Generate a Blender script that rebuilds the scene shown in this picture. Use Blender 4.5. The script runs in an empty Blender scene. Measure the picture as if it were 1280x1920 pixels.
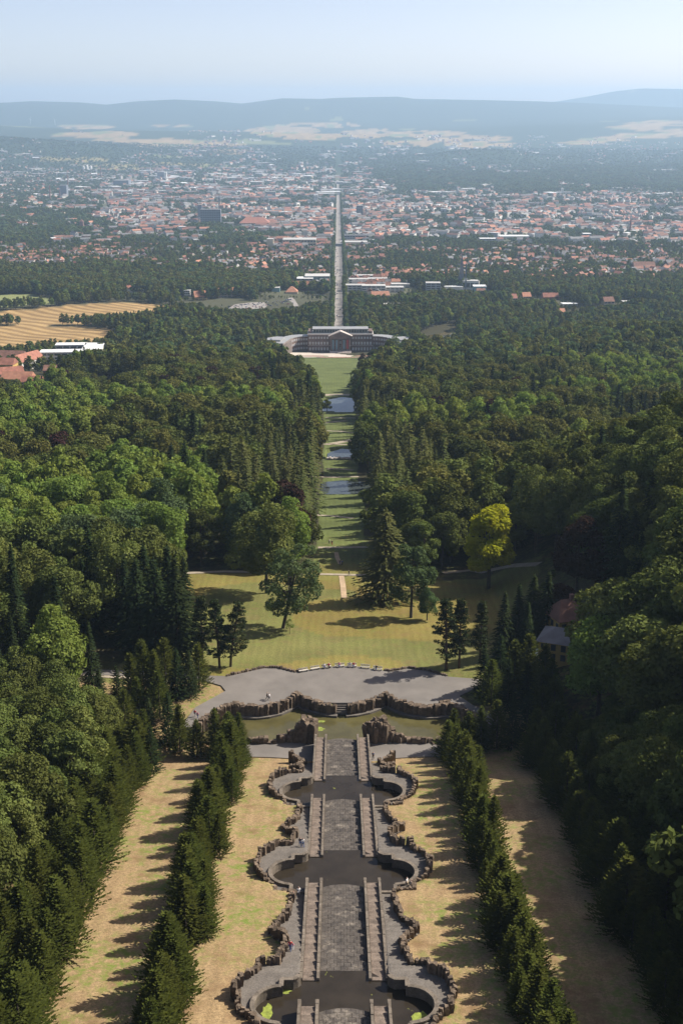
import bpy, math, random
import numpy as np
from mathutils import Vector

scene = bpy.context.scene
R = math.radians

# ------------------------------------------------------------------ camera
FPX = 2400.0                      # focal length in pixels of the 1280 x 1920 photograph
PITCH = math.atan(765.0 / FPX)    # the horizon lies 765 px above the picture's centre
CAMX = -0.65
YAW = math.atan(6.0 / FPX)
cam_data = bpy.data.cameras.new('camera')
cam_data.sensor_fit = 'VERTICAL'
cam_data.sensor_height = 36.0
cam_data.sensor_width = 24.0
cam_data.lens = FPX / 1920.0 * 36.0
cam_data.clip_start = 1.0
cam_data.clip_end = 90000.0
cam = bpy.data.objects.new('camera', cam_data)
cam.location = (CAMX, 0, 0)
cam.rotation_euler = (math.pi / 2 - PITCH, 0, -YAW)
scene.collection.objects.link(cam)
scene.camera = cam

# ------------------------------------------------------------------ sky, sun, exposure
HAZE_DENSITY = 5.6e-5
SUN_AZ, SUN_EL = R(71.0), R(43.0)     # azimuth from +Y towards +X
world = bpy.data.worlds.new('World')
scene.world = world
world.use_nodes = True
wn = world.node_tree.nodes
bg = wn['Background']
sky = wn.new('ShaderNodeTexSky')
sky.sky_type = 'NISHITA'
sky.sun_disc = False
sky.sun_elevation = SUN_EL
sky.sun_rotation = SUN_AZ
sky.altitude = 500
sky.air_density = 0.5
sky.dust_density = 1.5
sky.ozone_density = 1.0
wb = wn.new('ShaderNodeMix')            # one white balance for the whole sky
wb.data_type = 'RGBA'; wb.blend_type = 'MULTIPLY'
wb.inputs[0].default_value = 1.0
wb.inputs[7].default_value = (1.12, 0.95, 0.84, 1)
world.node_tree.links.new(sky.outputs[0], wb.inputs[6])
world.node_tree.links.new(wb.outputs[2], bg.inputs[0])
bg.inputs[1].default_value = 0.132
sun_data = bpy.data.lights.new('sun', 'SUN')
sun_data.energy = 5.0
sun_data.angle = R(0.53)
sun_data.color = (1.0, 0.94, 0.84)
sun = bpy.data.objects.new('sun', sun_data)
sdir = Vector((math.sin(SUN_AZ) * math.cos(SUN_EL), math.cos(SUN_AZ) * math.cos(SUN_EL), math.sin(SUN_EL)))
sun.rotation_euler = sdir.to_track_quat('Z', 'Y').to_euler()
sun.location = sdir * 300
scene.collection.objects.link(sun)
scene.view_settings.view_transform = 'Standard'
scene.view_settings.look = 'None'
scene.view_settings.exposure = 0.72
scene.view_settings.gamma = 1.0
scene.view_settings.use_curve_mapping = False
scene.cycles.use_denoising = True
scene.cycles.max_bounces = 6
scene.cycles.diffuse_bounces = 2
scene.cycles.glossy_bounces = 2
scene.cycles.transmission_bounces = 2
scene.cycles.volume_bounces = 1
scene.cycles.transparent_max_bounces = 8

rng = np.random.default_rng(7)
random.seed(7)

# ------------------------------------------------------------------ small helpers
ROOT = scene.collection


def tag(o, label=None, cat=None, group=None, kind=None):
    if label: o['label'] = label
    if cat: o['category'] = cat
    if group: o['group'] = group
    if kind: o['kind'] = kind
    return o


def link(o, parent=None):
    ROOT.objects.link(o)
    if parent is not None:
        o.parent = parent
    return o


def empty(name, loc=(0, 0, 0), rz=0.0):
    o = bpy.data.objects.new(name, None)
    o.location = loc
    o.rotation_euler = (0, 0, rz)
    o.empty_display_size = 1.0
    return link(o)


def mesh(name, v, f, mats=None, smooth=False, mi=None):
    me = bpy.data.meshes.new(name)
    me.from_pydata([tuple(map(float, p)) for p in v], [], [tuple(map(int, q)) for q in f])
    for m in (mats if isinstance(mats, (list, tuple)) else [mats]):
        if m is not None:
            me.materials.append(m)
    if mi is not None:
        me.polygons.foreach_set('material_index', np.asarray(mi, dtype=np.int32))
    if smooth:
        me.polygons.foreach_set('use_smooth', np.ones(len(me.polygons), dtype=bool))
    me.update()
    return me


def mesh_np(name, v, quads, mat=None, smooth=False):
    """big all-quad (or all-tri) meshes from numpy arrays"""
    v = np.asarray(v, dtype=np.float32)
    q = np.asarray(quads, dtype=np.int32)
    k = q.shape[1]
    me = bpy.data.meshes.new(name)
    me.vertices.add(len(v))
    me.vertices.foreach_set('co', v.ravel())
    me.loops.add(q.size)
    me.loops.foreach_set('vertex_index', q.ravel())
    me.polygons.add(len(q))
    me.polygons.foreach_set('loop_start', np.arange(0, q.size, k, dtype=np.int32))
    if smooth:
        me.polygons.foreach_set('use_smooth', np.ones(len(q), dtype=bool))
    if mat is not None:
        for m in (mat if isinstance(mat, (list, tuple)) else [mat]):
            me.materials.append(m)
    me.update(calc_edges=True)
    return me


def obj(name, me, parent=None, loc=(0, 0, 0), rz=0.0, scale=None):
    o = bpy.data.objects.new(name, me)
    o.location = loc
    if rz:
        o.rotation_euler = (0, 0, rz)
    if scale is not None:
        o.scale = scale
    return link(o, parent)


class MB:
    """collects boxes, prisms and rings for one mesh"""
    def __init__(s):
        s.v = []; s.f = []; s.m = []

    def add(s, v, f, m=0):
        n = len(s.v)
        s.v += [tuple(p) for p in v]
        s.f += [tuple(i + n for i in q) for q in f]
        s.m += [m] * len(f)
        return s

    def box(s, x0, x1, y0, y1, z0, z1, m=0):
        return s.add([(x0, y0, z0), (x1, y0, z0), (x1, y1, z0), (x0, y1, z0),
                      (x0, y0, z1), (x1, y0, z1), (x1, y1, z1), (x0, y1, z1)],
                     [(0, 3, 2, 1), (4, 5, 6, 7), (0, 1, 5, 4), (1, 2, 6, 5), (2, 3, 7, 6), (3, 0, 4, 7)], m)

    def gable(s, x0, x1, y0, y1, z0, zr, axis='x', m=0, over=0.0, hip=0.0):
        if axis == 'x':
            ym = (y0 + y1) / 2
            v = [(x0 - over, y0 - over, z0), (x1 + over, y0 - over, z0), (x1 + over, y1 + over, z0), (x0 - over, y1 + over, z0),
                 (x0 + hip, ym, zr), (x1 - hip, ym, zr)]
            f = [(0, 1, 5, 4), (2, 3, 4, 5), (3, 0, 4), (1, 2, 5), (0, 3, 2, 1)]
        else:
            xm = (x0 + x1) / 2
            v = [(x0 - over, y0 - over, z0), (x1 + over, y0 - over, z0), (x1 + over, y1 + over, z0), (x0 - over, y1 + over, z0),
                 (xm, y0 + hip, zr), (xm, y1 - hip, zr)]
            f = [(0, 1, 4), (1, 2, 5, 4), (2, 3, 5), (3, 0, 4, 5), (0, 3, 2, 1)]
        return s.add(v, f, m)

    def prism(s, poly, z0, z1, m=0):
        n = len(poly)
        v = [(p[0], p[1], z0) for p in poly] + [(p[0], p[1], z1) for p in poly]
        f = [tuple(range(n - 1, -1, -1)), tuple(range(n, 2 * n))]
        f += [(i, (i + 1) % n, n + (i + 1) % n, n + i) for i in range(n)]
        return s.add(v, f, m)

    def tube(s, pts, rads, n=7, m=0):
        rings = []
        for k, p in enumerate(pts):
            p = Vector(p)
            a = Vector(pts[max(k - 1, 0)]); b = Vector(pts[min(k + 1, len(pts) - 1)])
            d = (b - a).normalized() if (b - a).length > 1e-6 else Vector((0, 0, 1))
            u = d.cross(Vector((0, 1, 0.013)))
            if u.length < 1e-3:
                u = d.cross(Vector((1, 0, 0)))
            u.normalize(); w = d.cross(u)
            rings.append([p + (u * math.cos(2 * math.pi * i / n) + w * math.sin(2 * math.pi * i / n)) * rads[k] for i in range(n)])
        v = [q for r in rings for q in r]
        f = []
        for k in range(len(pts) - 1):
            for i in range(n):
                j = (i + 1) % n
                f.append((k * n + i, k * n + j, (k + 1) * n + j, (k + 1) * n + i))
        f.append(tuple(range(n - 1, -1, -1)))
        f.append(tuple((len(pts) - 1) * n + i for i in range(n)))
        return s.add(v, f, m)

    def mesh(s, name, mats, smooth=False):
        return mesh(name, s.v, s.f, mats, smooth, s.m)

    def obj(s, name, mats, parent=None, loc=(0, 0, 0), rz=0.0, smooth=False):
        return obj(name, s.mesh(name, mats, smooth), parent, loc, rz)


def sheet(name, poly, zf, mat, up=0.0, thick=0.0):
    """a flat polygon laid at height zf(x, y) + up (with an optional skirt)"""
    v = [(x, y, zf(x, y) + up) for x, y in poly]
    n = len(v)
    f = [tuple(range(n))]
    if thick:
        v += [(x, y, z - thick) for x, y, z in v]
        f += [(i, n + i, n + (i + 1) % n, (i + 1) % n) for i in range(n)]
    me = mesh(name, v, f, mat)
    return link(bpy.data.objects.new(name, me))


# ------------------------------------------------------------------ materials
def new_mat(name):
    m = bpy.data.materials.new(name)
    m.use_nodes = True
    nt = m.node_tree
    b = nt.nodes['Principled BSDF']
    return m, nt, b


def N(nt, kind, **kw):
    n = nt.nodes.new(kind)
    for k, v in kw.items():
        setattr(n, k, v)
    return n


def mathn(nt, op, a, b=None, clamp=False):
    n = N(nt, 'ShaderNodeMath', operation=op)
    n.use_clamp = clamp
    for i, s in enumerate((a, b)):
        if s is None: continue
        if isinstance(s, (int, float)): n.inputs[i].default_value = s
        else: nt.links.new(s, n.inputs[i])
    return n.outputs[0]


def ramp(nt, fac, stops):
    n = N(nt, 'ShaderNodeValToRGB')
    el = n.color_ramp.elements
    while len(el) < len(stops): el.new(0.5)
    for e, (p, c) in zip(el, stops):
        e.position = p
        e.color = (*c, 1) if len(c) == 3 else c
    nt.links.new(fac, n.inputs[0])
    return n.outputs[0]


def mixc(nt, fac, a, b, mode='MIX'):
    n = N(nt, 'ShaderNodeMix', data_type='RGBA', blend_type=mode)
    n.clamp_factor = True
    for s, i in ((fac, 0), (a, 6), (b, 7)):
        if isinstance(s, (int, float)): n.inputs[i].default_value = s
        elif isinstance(s, tuple): n.inputs[i].default_value = (*s, 1) if len(s) == 3 else s
        else: nt.links.new(s, n.inputs[i])
    return n.outputs[2]


def noise(nt, scale, detail=4.0, rough=0.6, vec=None, dim='3D'):
    n = N(nt, 'ShaderNodeTexNoise')
    n.inputs['Scale'].default_value = scale
    n.inputs['Detail'].default_value = detail
    n.inputs['Roughness'].default_value = rough
    if vec is not None: nt.links.new(vec, n.inputs['Vector'])
    return n.outputs[0]


def stone_mat(name, dark, light, scale=1.2, bump=0.3, rough=0.9, rand=0.35, spot=None):
    """weathered masonry: noise mottling in world space plus a shift for each block"""
    m, nt, b = new_mat(name)
    g = N(nt, 'ShaderNodeNewGeometry')
    a = noise(nt, scale, 6, 0.65, g.outputs['Position'])
    c = ramp(nt, a, [(0.32, dark), (0.68, light)])
    fine = noise(nt, scale * 7, 3, 0.6, g.outputs['Position'])
    c = mixc(nt, 1.0, c, ramp(nt, fine, [(0.3, (0.72, 0.72, 0.72)), (0.7, (1.2, 1.2, 1.2))]), 'MULTIPLY')
    oi = N(nt, 'ShaderNodeObjectInfo')
    v = mathn(nt, 'ADD', mathn(nt, 'MULTIPLY', oi.outputs['Random'], rand), 1.0 - rand * 0.5)
    hs = N(nt, 'ShaderNodeHueSaturation')
    nt.links.new(c, hs.inputs['Color']); nt.links.new(v, hs.inputs['Value'])
    c = hs.outputs[0]
    if spot:
        s = noise(nt, 0.35, 5, 0.7, g.outputs['Position'])
        c = mixc(nt, ramp(nt, s, [(0.56, (0, 0, 0)), (0.66, (1, 1, 1))]), c, spot)
    nt.links.new(c, b.inputs['Base Color'])
    b.inputs['Roughness'].default_value = rough
    b.inputs['Specular IOR Level'].default_value = 0.25
    bp = N(nt, 'ShaderNodeBump')
    bp.inputs['Strength'].default_value = bump
    bp.inputs['Distance'].default_value = 0.132
    nt.links.new(fine, bp.inputs['Height'])
    nt.links.new(bp.outputs[0], b.inputs['Normal'])
    return m


def plain_mat(name, col, rough=0.8, var=0.15, scale=0.5, rand=0.0, metal=0.0):
    m, nt, b = new_mat(name)
    g = N(nt, 'ShaderNodeNewGeometry')
    a = noise(nt, scale, 4, 0.6, g.outputs['Position'])
    lo = tuple(x * (1 - var) for x in col); hi = tuple(min(1, x * (1 + var)) for x in col)
    c = ramp(nt, a, [(0.3, lo), (0.7, hi)])
    if rand:
        oi = N(nt, 'ShaderNodeObjectInfo')
        hs = N(nt, 'ShaderNodeHueSaturation')
        nt.links.new(c, hs.inputs['Color'])
        nt.links.new(mathn(nt, 'ADD', mathn(nt, 'MULTIPLY', oi.outputs['Random'], rand), 1 - rand / 2), hs.inputs['Value'])
        c = hs.outputs[0]
    nt.links.new(c, b.inputs['Base Color'])
    b.inputs['Roughness'].default_value = rough
    b.inputs['Metallic'].default_value = metal
    return m


def water_mat(name, col, rough=0.06, scum=None, alpha_edge=None):
    m, nt, b = new_mat(name)
    g = N(nt, 'ShaderNodeNewGeometry')
    a = noise(nt, 0.25, 5, 0.6, g.outputs['Position'])
    c = ramp(nt, a, [(0.35, tuple(x * 0.8 for x in col)), (0.65, tuple(x * 1.2 for x in col))])
    r = None
    if scum:
        s = noise(nt, scum[1], 7, 0.62, g.outputs['Position'])
        mask = ramp(nt, s, [(scum[2], (0, 0, 0)), (scum[2] + 0.03, (1, 1, 1))])
        c = mixc(nt, mask, c, scum[0])
        r = mathn(nt, 'ADD', mathn(nt, 'MULTIPLY', mask, 0.6), rough)
    nt.links.new(c, b.inputs['Base Color'])
    b.inputs['Roughness'].default_value = rough
    if r is not None: nt.links.new(r, b.inputs['Roughness'])
    b.inputs['IOR'].default_value = 1.33
    bp = N(nt, 'ShaderNodeBump')
    bp.inputs['Strength'].default_value = 0.06
    nt.links.new(noise(nt, 1.6, 3, 0.6, g.outputs['Position']), bp.inputs['Height'])
    nt.links.new(bp.outputs[0], b.inputs['Normal'])
    return m


def leaf_mat(name, dark, light, trans=0.3, hue=0.03, val=0.5, tscale=0.35):
    """foliage: clump-sized colour drift, a hue of its own for each tree, thin-leaf translucency"""
    m, nt, b = new_mat(name)
    oi = N(nt, 'ShaderNodeObjectInfo')
    tc = N(nt, 'ShaderNodeTexCoord')
    a = noise(nt, tscale, 3, 0.65, tc.outputs['Object'])
    c = ramp(nt, a, [(0.3, dark), (0.7, light)])
    hs = N(nt, 'ShaderNodeHueSaturation')
    nt.links.new(c, hs.inputs['Color'])
    r = oi.outputs['Random']
    nt.links.new(mathn(nt, 'ADD', mathn(nt, 'MULTIPLY', r, hue * 2), 0.5 - hue), hs.inputs['Hue'])
    r2 = mathn(nt, 'FRACT', mathn(nt, 'MULTIPLY', r, 17.31))
    nt.links.new(mathn(nt, 'ADD', mathn(nt, 'MULTIPLY', r2, val), 1 - val / 2), hs.inputs['Value'])
    nt.nodes.remove(b)
    d = N(nt, 'ShaderNodeBsdfDiffuse'); t = N(nt, 'ShaderNodeBsdfTranslucent')
    nt.links.new(hs.outputs[0], d.inputs[0])
    tcol = mixc(nt, 1.0, hs.outputs[0], (1.15, 1.1, 0.55), 'MULTIPLY')
    nt.links.new(tcol, t.inputs[0])
    mx = N(nt, 'ShaderNodeMixShader'); mx.inputs[0].default_value = trans
    nt.links.new(d.outputs[0], mx.inputs[1]); nt.links.new(t.outputs[0], mx.inputs[2])
    nt.links.new(mx.outputs[0], nt.nodes['Material Output'].inputs[0])
    return m


# ------------------------------------------------------------------ the lie of the land (z = 0 at the camera)
PY = [-400, 60, 131, 170, 205, 228, 238, 246, 269, 1370, 1450, 1722, 4056, 7174, 9000, 12000, 16000, 19000, 20500, 23000, 26000, 32000, 45000]
PD = [20, 89.2, 102.6, 110.0, 116.9, 124.7, 124.9, 123.5, 123.4, 260.3, 265.5, 277.5, 371, 417, 424, 405, 335, 245, 190, 160, 120, 60, 60]

HILLS = [  # x, y, half-width x, half-width y, height
    (-3300, 10600, 1750, 1500, 175), (-1450, 13800, 2300, 1300, 95), (1150, 10300, 520, 520, 75),
    (5200, 17000, 3200, 2400, 120), (-4400, 15000, 1700, 1500, 120), (2500, 15500, 1500, 1200, 60),
]
RIDGE_PX = [-400, 0, 60, 150, 200, 260, 330, 400, 455, 530, 600, 640, 745, 780, 900, 1000, 1120, 1250, 1400, 1700]
RIDGE_ROW = [192, 193, 190, 192, 196, 190, 187, 190, 194, 185, 186, 184, 182, 186, 188, 190, 194, 200, 205, 206]
FAR_PX = [-400, 700, 900, 1040, 1100, 1150, 1200, 1280, 1500, 1700]
FAR_ROW = [215, 205, 198, 191, 182, 173, 168, 169, 180, 200]


def profile(y):
    return -np.interp(y, PY, PD)


def smooth(a, b, t):
    t = np.clip((t - a) / (b - a), 0, 1)
    return t * t * (3 - 2 * t)


def und(x, y):
    return (np.sin(x / 61 + y / 97 + 1.1) + np.sin(y / 83 - x / 143 + 0.3) + 0.6 * np.sin(x / 29 - y / 41)) / 2.6


def H(x, y):
    x = np.asarray(x, float); y = np.asarray(y, float)
    z = profile(y)
    w = 1 - smooth(330, 520, y)
    z = z + w * 0.5 * np.clip(x - 42, 0, 90) + w * 0.06 * np.clip(-x - 60, 0, 80)
    # rolling ground under the woods, level along the axis
    off = np.abs(x)
    a = smooth(35, 120, off) * smooth(300, 700, y) * (1 - smooth(5000, 9000, y))
    z = z + a * 5.0 * und(x, y)
    z = z + 14 * np.exp(-((x - 330) / 130) ** 2 - ((y - 1250) / 170) ** 2)
    far = smooth(8000, 10000, y)
    if np.any(far > 0):
        for hx, hy, rx, ry, h in HILLS:
            z = z + h * np.exp(-((x - hx) / rx) ** 2 - ((y - hy) / ry) ** 2)
        px = 634 + FPX * x / np.maximum(y * 0.953, 1)
        top = (195 - np.interp(px, RIDGE_PX, RIDGE_ROW)) / FPX * 21500 * 0.98
        wig = 0.5 + 0.5 * np.sin(x / 900 + y / 1400) * np.sin(x / 430 - 1.0)
        k = np.exp(-((y - 21500) / 2300.0) ** 2)
        z = np.where(y > 15000, z * (1 - k) + (top - 14 * wig * (1 - k)) * k, z)
        top2 = (195 - np.interp(px, FAR_PX, FAR_ROW)) / FPX * 27500 * 0.98
        k2 = np.exp(-((y - 27500) / 1700.0) ** 2)
        z = np.where(y > 24600, z * (1 - k2) + top2 * k2, z)
    return z


def Hs(x, y):
    return float(H(x, y))


def ray(px, row):
    """direction of the sight line through a picture point"""
    u = (px - 640) / FPX; v = (960 - row) / FPX
    d = Vector((u, math.cos(PITCH) + v * math.sin(PITCH), -math.sin(PITCH) + v * math.cos(PITCH)))
    c, s = math.cos(-YAW), math.sin(-YAW)
    return Vector((d.x * c - d.y * s, d.x * s + d.y * c, d.z))


def at_drop(px, row, drop):
    d = ray(px, row); t = -drop / d.z
    return (CAMX + d.x * t, d.y * t)


def on_ground(px, row):
    """where a measured spot meets the terrain"""
    d = ray(px, row)
    t, step, last = 60.0, 2.0, 60.0
    while t < 60000:
        if d.z * t < Hs(CAMX + d.x * t, d.y * t):
            break
        last = t; t *= 1.01
    lo, hi = last, t
    for _ in range(24):
        m = (lo + hi) / 2
        if d.z * m < Hs(CAMX + d.x * m, d.y * m): hi = m
        else: lo = m
    return (CAMX + d.x * hi, d.y * hi)


def pix(x, y, z):
    dx, dy = x - CAMX, y
    c, s = math.cos(YAW), math.sin(YAW)
    X = dx * c - dy * s; Y = dx * s + dy * c
    dep = Y * math.cos(PITCH) - z * math.sin(PITCH)
    up = Y * math.sin(PITCH) + z * math.cos(PITCH)
    return 640 + FPX * X / dep, 960 - FPX * up / dep, dep


def inside(poly, x, y):
    """vectorised point in polygon"""
    x = np.asarray(x, float); y = np.asarray(y, float)
    r = np.zeros(np.broadcast(x, y).shape, bool)
    n = len(poly)
    for i in range(n):
        x0, y0 = poly[i]; x1, y1 = poly[(i + 1) % n]
        if y0 == y1: continue
        c = ((y0 > y) != (y1 > y)) & (x < (x1 - x0) * (y - y0) / (y1 - y0) + x0)
        r ^= c
    return r

# ------------------------------------------------------------------ plan of the cascade and the great basin
BASINS = [(131.8, 101.7), (170.6, 109.2), (205.9, 116.0)]           # y of the far rim, drop of the rim
SEGS = [(96.0, 126.0, 95.4, 101.2), (132.4, 162.4, 102.5, 108.8), (171.2, 198.3, 110.0, 115.7), (206.4, 233.6, 116.8, 122.4)]
WP = []                                                             # right-hand rock wall: (y, x)
for k, (yf, dr) in enumerate(BASINS):
    if k == 0:
        WP += [(96, 7.4), (119.5, 7.4), (119.9, 10.1)]
    WP += [(yf - 9.3, 10.1), (yf - 6.4, 12.4), (yf - 2.7, 13.1), (yf - 0.4, 12.4), (yf + 1.2, 10.6), (yf + 3.2, 10.5), (yf + 3.5, 8.3)]
    L = (BASINS[k + 1][0] - yf - 11) if k < 2 else 20.0
    s = L / 28.0
    WP += [(yf + 6 * s, 7.8), (yf + 10.6 * s, 7.5), (yf + 12.0 * s, 8.4), (yf + 14.0 * s, 9.8), (yf + 18.5 * s, 8.0), (yf + 20.5 * s, 7.6)]
    if k < 2:
        WP += [(yf + L - 0.5, 7.3), (yf + L - 0.1, 10.0)]
    else:
        WP += [(yf + L, 7.3)]
WPY = [p[0] for p in WP]; WPX = [p[1] for p in WP]


def wall_x(y):
    return np.interp(y, WPY, WPX)


def walk_drop(y):
    ys, ds = [96.0], [95.6]
    for k, (yf, dr) in enumerate(BASINS):
        ys += [yf - 11.0, yf + 0.6]; ds += [dr, dr]
    ys += [226.5, 300]; ds += [124.5, 124.5]
    return np.interp(y, ys, ds)


NEP_WATER = 125.5
NEP_R = [(0.9, 249.6), (3.2, 250.0), (5.8, 251.2), (8.0, 252.9), (9.7, 254.2), (11.2, 252.6), (13.2, 250.6), (15.6, 249.3), (18.2, 248.7), (20.8, 248.9), (23.0, 249.6),
         (25.0, 248.2), (27.0, 245.6), (28.8, 242.4), (30.0, 239.2), (30.4, 236.6)]
NEP_NEAR = [(5.8, 235.6), (10, 234.9), (14, 234.6), (19.0, 234.2), (24, 234.6), (30.4, 236.4)]
NEP_POLY = [(-x, y) for x, y in NEP_R[::-1]] + NEP_R + NEP_NEAR[::-1] + [(-x, y) for x, y in NEP_NEAR]
CORRIDOR = [(wall_x(y) - 0.15, y) for y in np.arange(96, 226.5, 0.7)]
CORRIDOR = CORRIDOR + [(-x, y) for x, y in CORRIDOR[::-1]]

# open ground (no trees): the meadow, the lawns along the axis, the palace lawn, fields
MEADOW = [(-54, 262), (-50, 276), (-42, 283), (-40, 300), (-43, 322), (-48, 345), (-46, 363), (-18, 362), (-14, 350), (-9, 368), (-7.5, 420), (-8.5, 500), (-7, 560), (-9, 610),
          (-7, 700), (-10, 780), (-11, 860), (-17, 910), (-24, 960), (-32, 1010), (-40, 1060), (-50, 1180), (-58, 1290), (-70, 1345), (-74, 1378),
          (70, 1378), (66, 1345), (46, 1250), (30, 1100), (18, 1000), (10, 880), (11, 800), (8, 700), (9.5, 620), (7.5, 540), (10, 470), (8, 420), (13, 376),
          (24, 352), (42, 356), (58, 352), (54, 330), (44, 312), (40, 290), (33, 272), (33, 262)]
FIELDS = [[on_ground(*p) for p in q] for q in (
    [(-60, 676), (0, 672), (40, 664), (95, 658), (170, 655), (232, 648), (205, 619), (150, 613), (60, 610), (0, 612), (-60, 615)],
    [(-60, 606), (0, 604), (60, 612), (70, 610), (150, 607), (240, 602), (318, 590), (322, 573), (250, 567), (160, 570), (80, 578), (0, 584), (-60, 588)],
    [(-60, 578), (0, 576), (104, 571), (104, 558), (70, 556), (60, 552), (0, 553), (-60, 553)])]

# ------------------------------------------------------------------ ground: one sheet out to the horizon
cols = np.linspace(-1, 1, 281)
uu = cols * (0.22 + 0.78 * cols ** 2)
rows_y = np.concatenate([np.arange(-150, 92, 6.0), np.arange(92, 262, 0.7), np.arange(262, 460, 2.0), np.arange(460, 1500, 6.0),
                         1500 * 1.014 ** np.arange(0, 238)])
rows_y = rows_y[rows_y < 30000]
ww = np.maximum(170, 0.36 * rows_y + 110)
GX = uu[None, :] * ww[:, None]
GY = np.repeat(rows_y[:, None], len(uu), 1)
GZ = H(GX, GY)
carve = np.zeros_like(GZ)
carve[inside(CORRIDOR, GX, GY)] = 2.6
carve[inside(NEP_POLY, GX, GY)] = 4.2
carve[(np.abs(GX) < 1.9) & (GY > 248) & (GY < 252.2)] = 4.2
carve[(np.abs(GX) < 5.4) & (GY > 225) & (GY < 238)] = 4.2
POND_SPECS = [  # pond outline in metres, water drop is taken from the terrain
    ('lowest', [on_ground(*p) for p in ((598, 921), (603, 902), (640, 900), (690, 902), (705, 910), (695, 922), (650, 924))]),
    ('middle', [on_ground(*p) for p in ((612, 858), (614, 845), (640, 841), (672, 842), (678, 852), (672, 858), (640, 859))]),
    ('upper', [on_ground(*p) for p in ((600, 768), (606, 747), (640, 744), (690, 746), (700, 760), (690, 769), (640, 771))]),
]
PONDS = []
for nm, pl in POND_SPECS:
    d = -max(Hs(x, y) for x, y in pl) + 0.0
    zlow = min(Hs(x, y) for x, y in pl)
    PONDS.append((nm, pl, zlow))
GZn = GZ.copy()
for nm, pl, zl in PONDS:
    cx = np.mean([p[0] for p in pl]); cy = np.mean([p[1] for p in pl])
    big = [(cx + (x - cx) * 1.05, cy + (y - cy) * 1.05) for x, y in pl]
    m = inside(big, GX, GY)
    GZn[m] = np.minimum(GZn[m], zl - 0.8)
GZn -= carve

P = np.stack([GX, GY, GZn], -1)
# picture position of every ground point: only used to lay out the measured fields of the far valley
dxx = GX - CAMX
dep = (dxx * math.sin(YAW) + GY * math.cos(YAW)) * math.cos(PITCH) - GZ * math.sin(PITCH)
dep = np.maximum(dep, 1)
PXX = 640 + FPX * (dxx * math.cos(YAW) - GY * math.sin(YAW)) / dep
PYY = 960 - FPX * (GY * math.sin(PITCH) + GZ * math.cos(PITCH)) / dep


def vnoise(x, y, s, seed=0):
    """cheap smooth value noise in the plane"""
    x = np.asarray(x) / s; y = np.asarray(y) / s
    xi = np.floor(x).astype(np.int64); yi = np.floor(y).astype(np.int64)
    fx = x - xi; fy = y - yi
    fx = fx * fx * (3 - 2 * fx); fy = fy * fy * (3 - 2 * fy)

    def h(a, b):
        n = (a * 374761393 + b * 668265263 + seed * 1442695041) & 0xffffffff
        n = ((n ^ (n >> 13)) * 1274126177) & 0xffffffff
        return ((n ^ (n >> 16)) & 0xffff) / 65535.0
    return (h(xi, yi) * (1 - fx) + h(xi + 1, yi) * fx) * (1 - fy) + (h(xi, yi + 1) * (1 - fx) + h(xi + 1, yi + 1) * fx) * fy


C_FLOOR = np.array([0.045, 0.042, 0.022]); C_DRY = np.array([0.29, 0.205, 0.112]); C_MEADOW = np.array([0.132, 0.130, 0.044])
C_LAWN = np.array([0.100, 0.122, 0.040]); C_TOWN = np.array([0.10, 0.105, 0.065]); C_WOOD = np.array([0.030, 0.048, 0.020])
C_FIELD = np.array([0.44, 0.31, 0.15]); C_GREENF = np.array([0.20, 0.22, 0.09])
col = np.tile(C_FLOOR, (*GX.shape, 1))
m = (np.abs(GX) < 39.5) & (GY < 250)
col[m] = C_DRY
m = (GX < -25) & (GX > -60) & (GY >= 228) & (GY < 262)
col[m] = C_DRY * 0.95
m = inside(MEADOW, GX, GY)
tt = smooth(268, 330, GY)[..., None]
tt2 = smooth(330, 430, GY)[..., None]
mcol = C_MEADOW * 1.12 * (1 - tt) + (C_MEADOW * (1 - tt2) + C_LAWN * tt2) * tt
mcol = mcol * (0.8 + 0.4 * vnoise(GX, GY, 9, 3))[..., None] + np.array([0.05, 0.015, 0.0]) * (vnoise(GX, GY, 26, 5)[..., None] > 0.55) * (1 - tt2)
col[m] = mcol[m]
w = smooth(1600, 2300, GY)[..., None]
col = col * (1 - w) + C_TOWN * w
w = smooth(7900, 8800, GY)[..., None]
n1 = vnoise(GX, GY, 420, 11); n2 = vnoise(GX, GY, 900, 12)
farc = np.where((n1 * 0.5 + n2 * 0.5 > 0.80)[..., None], C_GREENF * 0.8, C_WOOD)
col = col * (1 - w) + farc * w


def pxblob(cx, cy, rx, ry, amt=0.35, seed=1):
    q = ((PXX - cx) / rx) ** 2 + ((PYY - cy) / ry) ** 2
    q = q + amt * (vnoise(PXX, PYY * 5, 17, seed) - 0.5) * 3
    return (q < 1) & (GY > 6500)


for (cx, cy, rx, ry) in ((160, 238, 48, 5), (330, 236, 40, 3), (180, 252, 90, 6), (260, 263, 80, 6), (345, 270, 110, 8), (440, 284, 45, 5), (535, 246, 70, 11),
                         (585, 256, 60, 8), (600, 234, 60, 5), (690, 250, 50, 9), (640, 236, 40, 4), (800, 252, 75, 7), (870, 262, 95, 8), (900, 272, 70, 6), (770, 268, 50, 6),
                         (1190, 240, 50, 6), (1240, 232, 60, 6), (1200, 256, 60, 6), (1270, 250, 40, 8), (1130, 262, 50, 4), (1090, 268, 40, 3)):
    m = pxblob(cx, cy, rx, ry, 0.3, int(cx))
    par = vnoise(PXX, PYY * 6, 23, 5)
    c = np.where((par > 0.72)[..., None], C_GREENF * .8, C_FIELD * 0.66 * (0.75 + 0.5 * vnoise(PXX, PYY * 4, 9, 8))[..., None])
    c = np.where((par < 0.20)[..., None], C_WOOD, c)
    col[m] = c[m]
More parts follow.
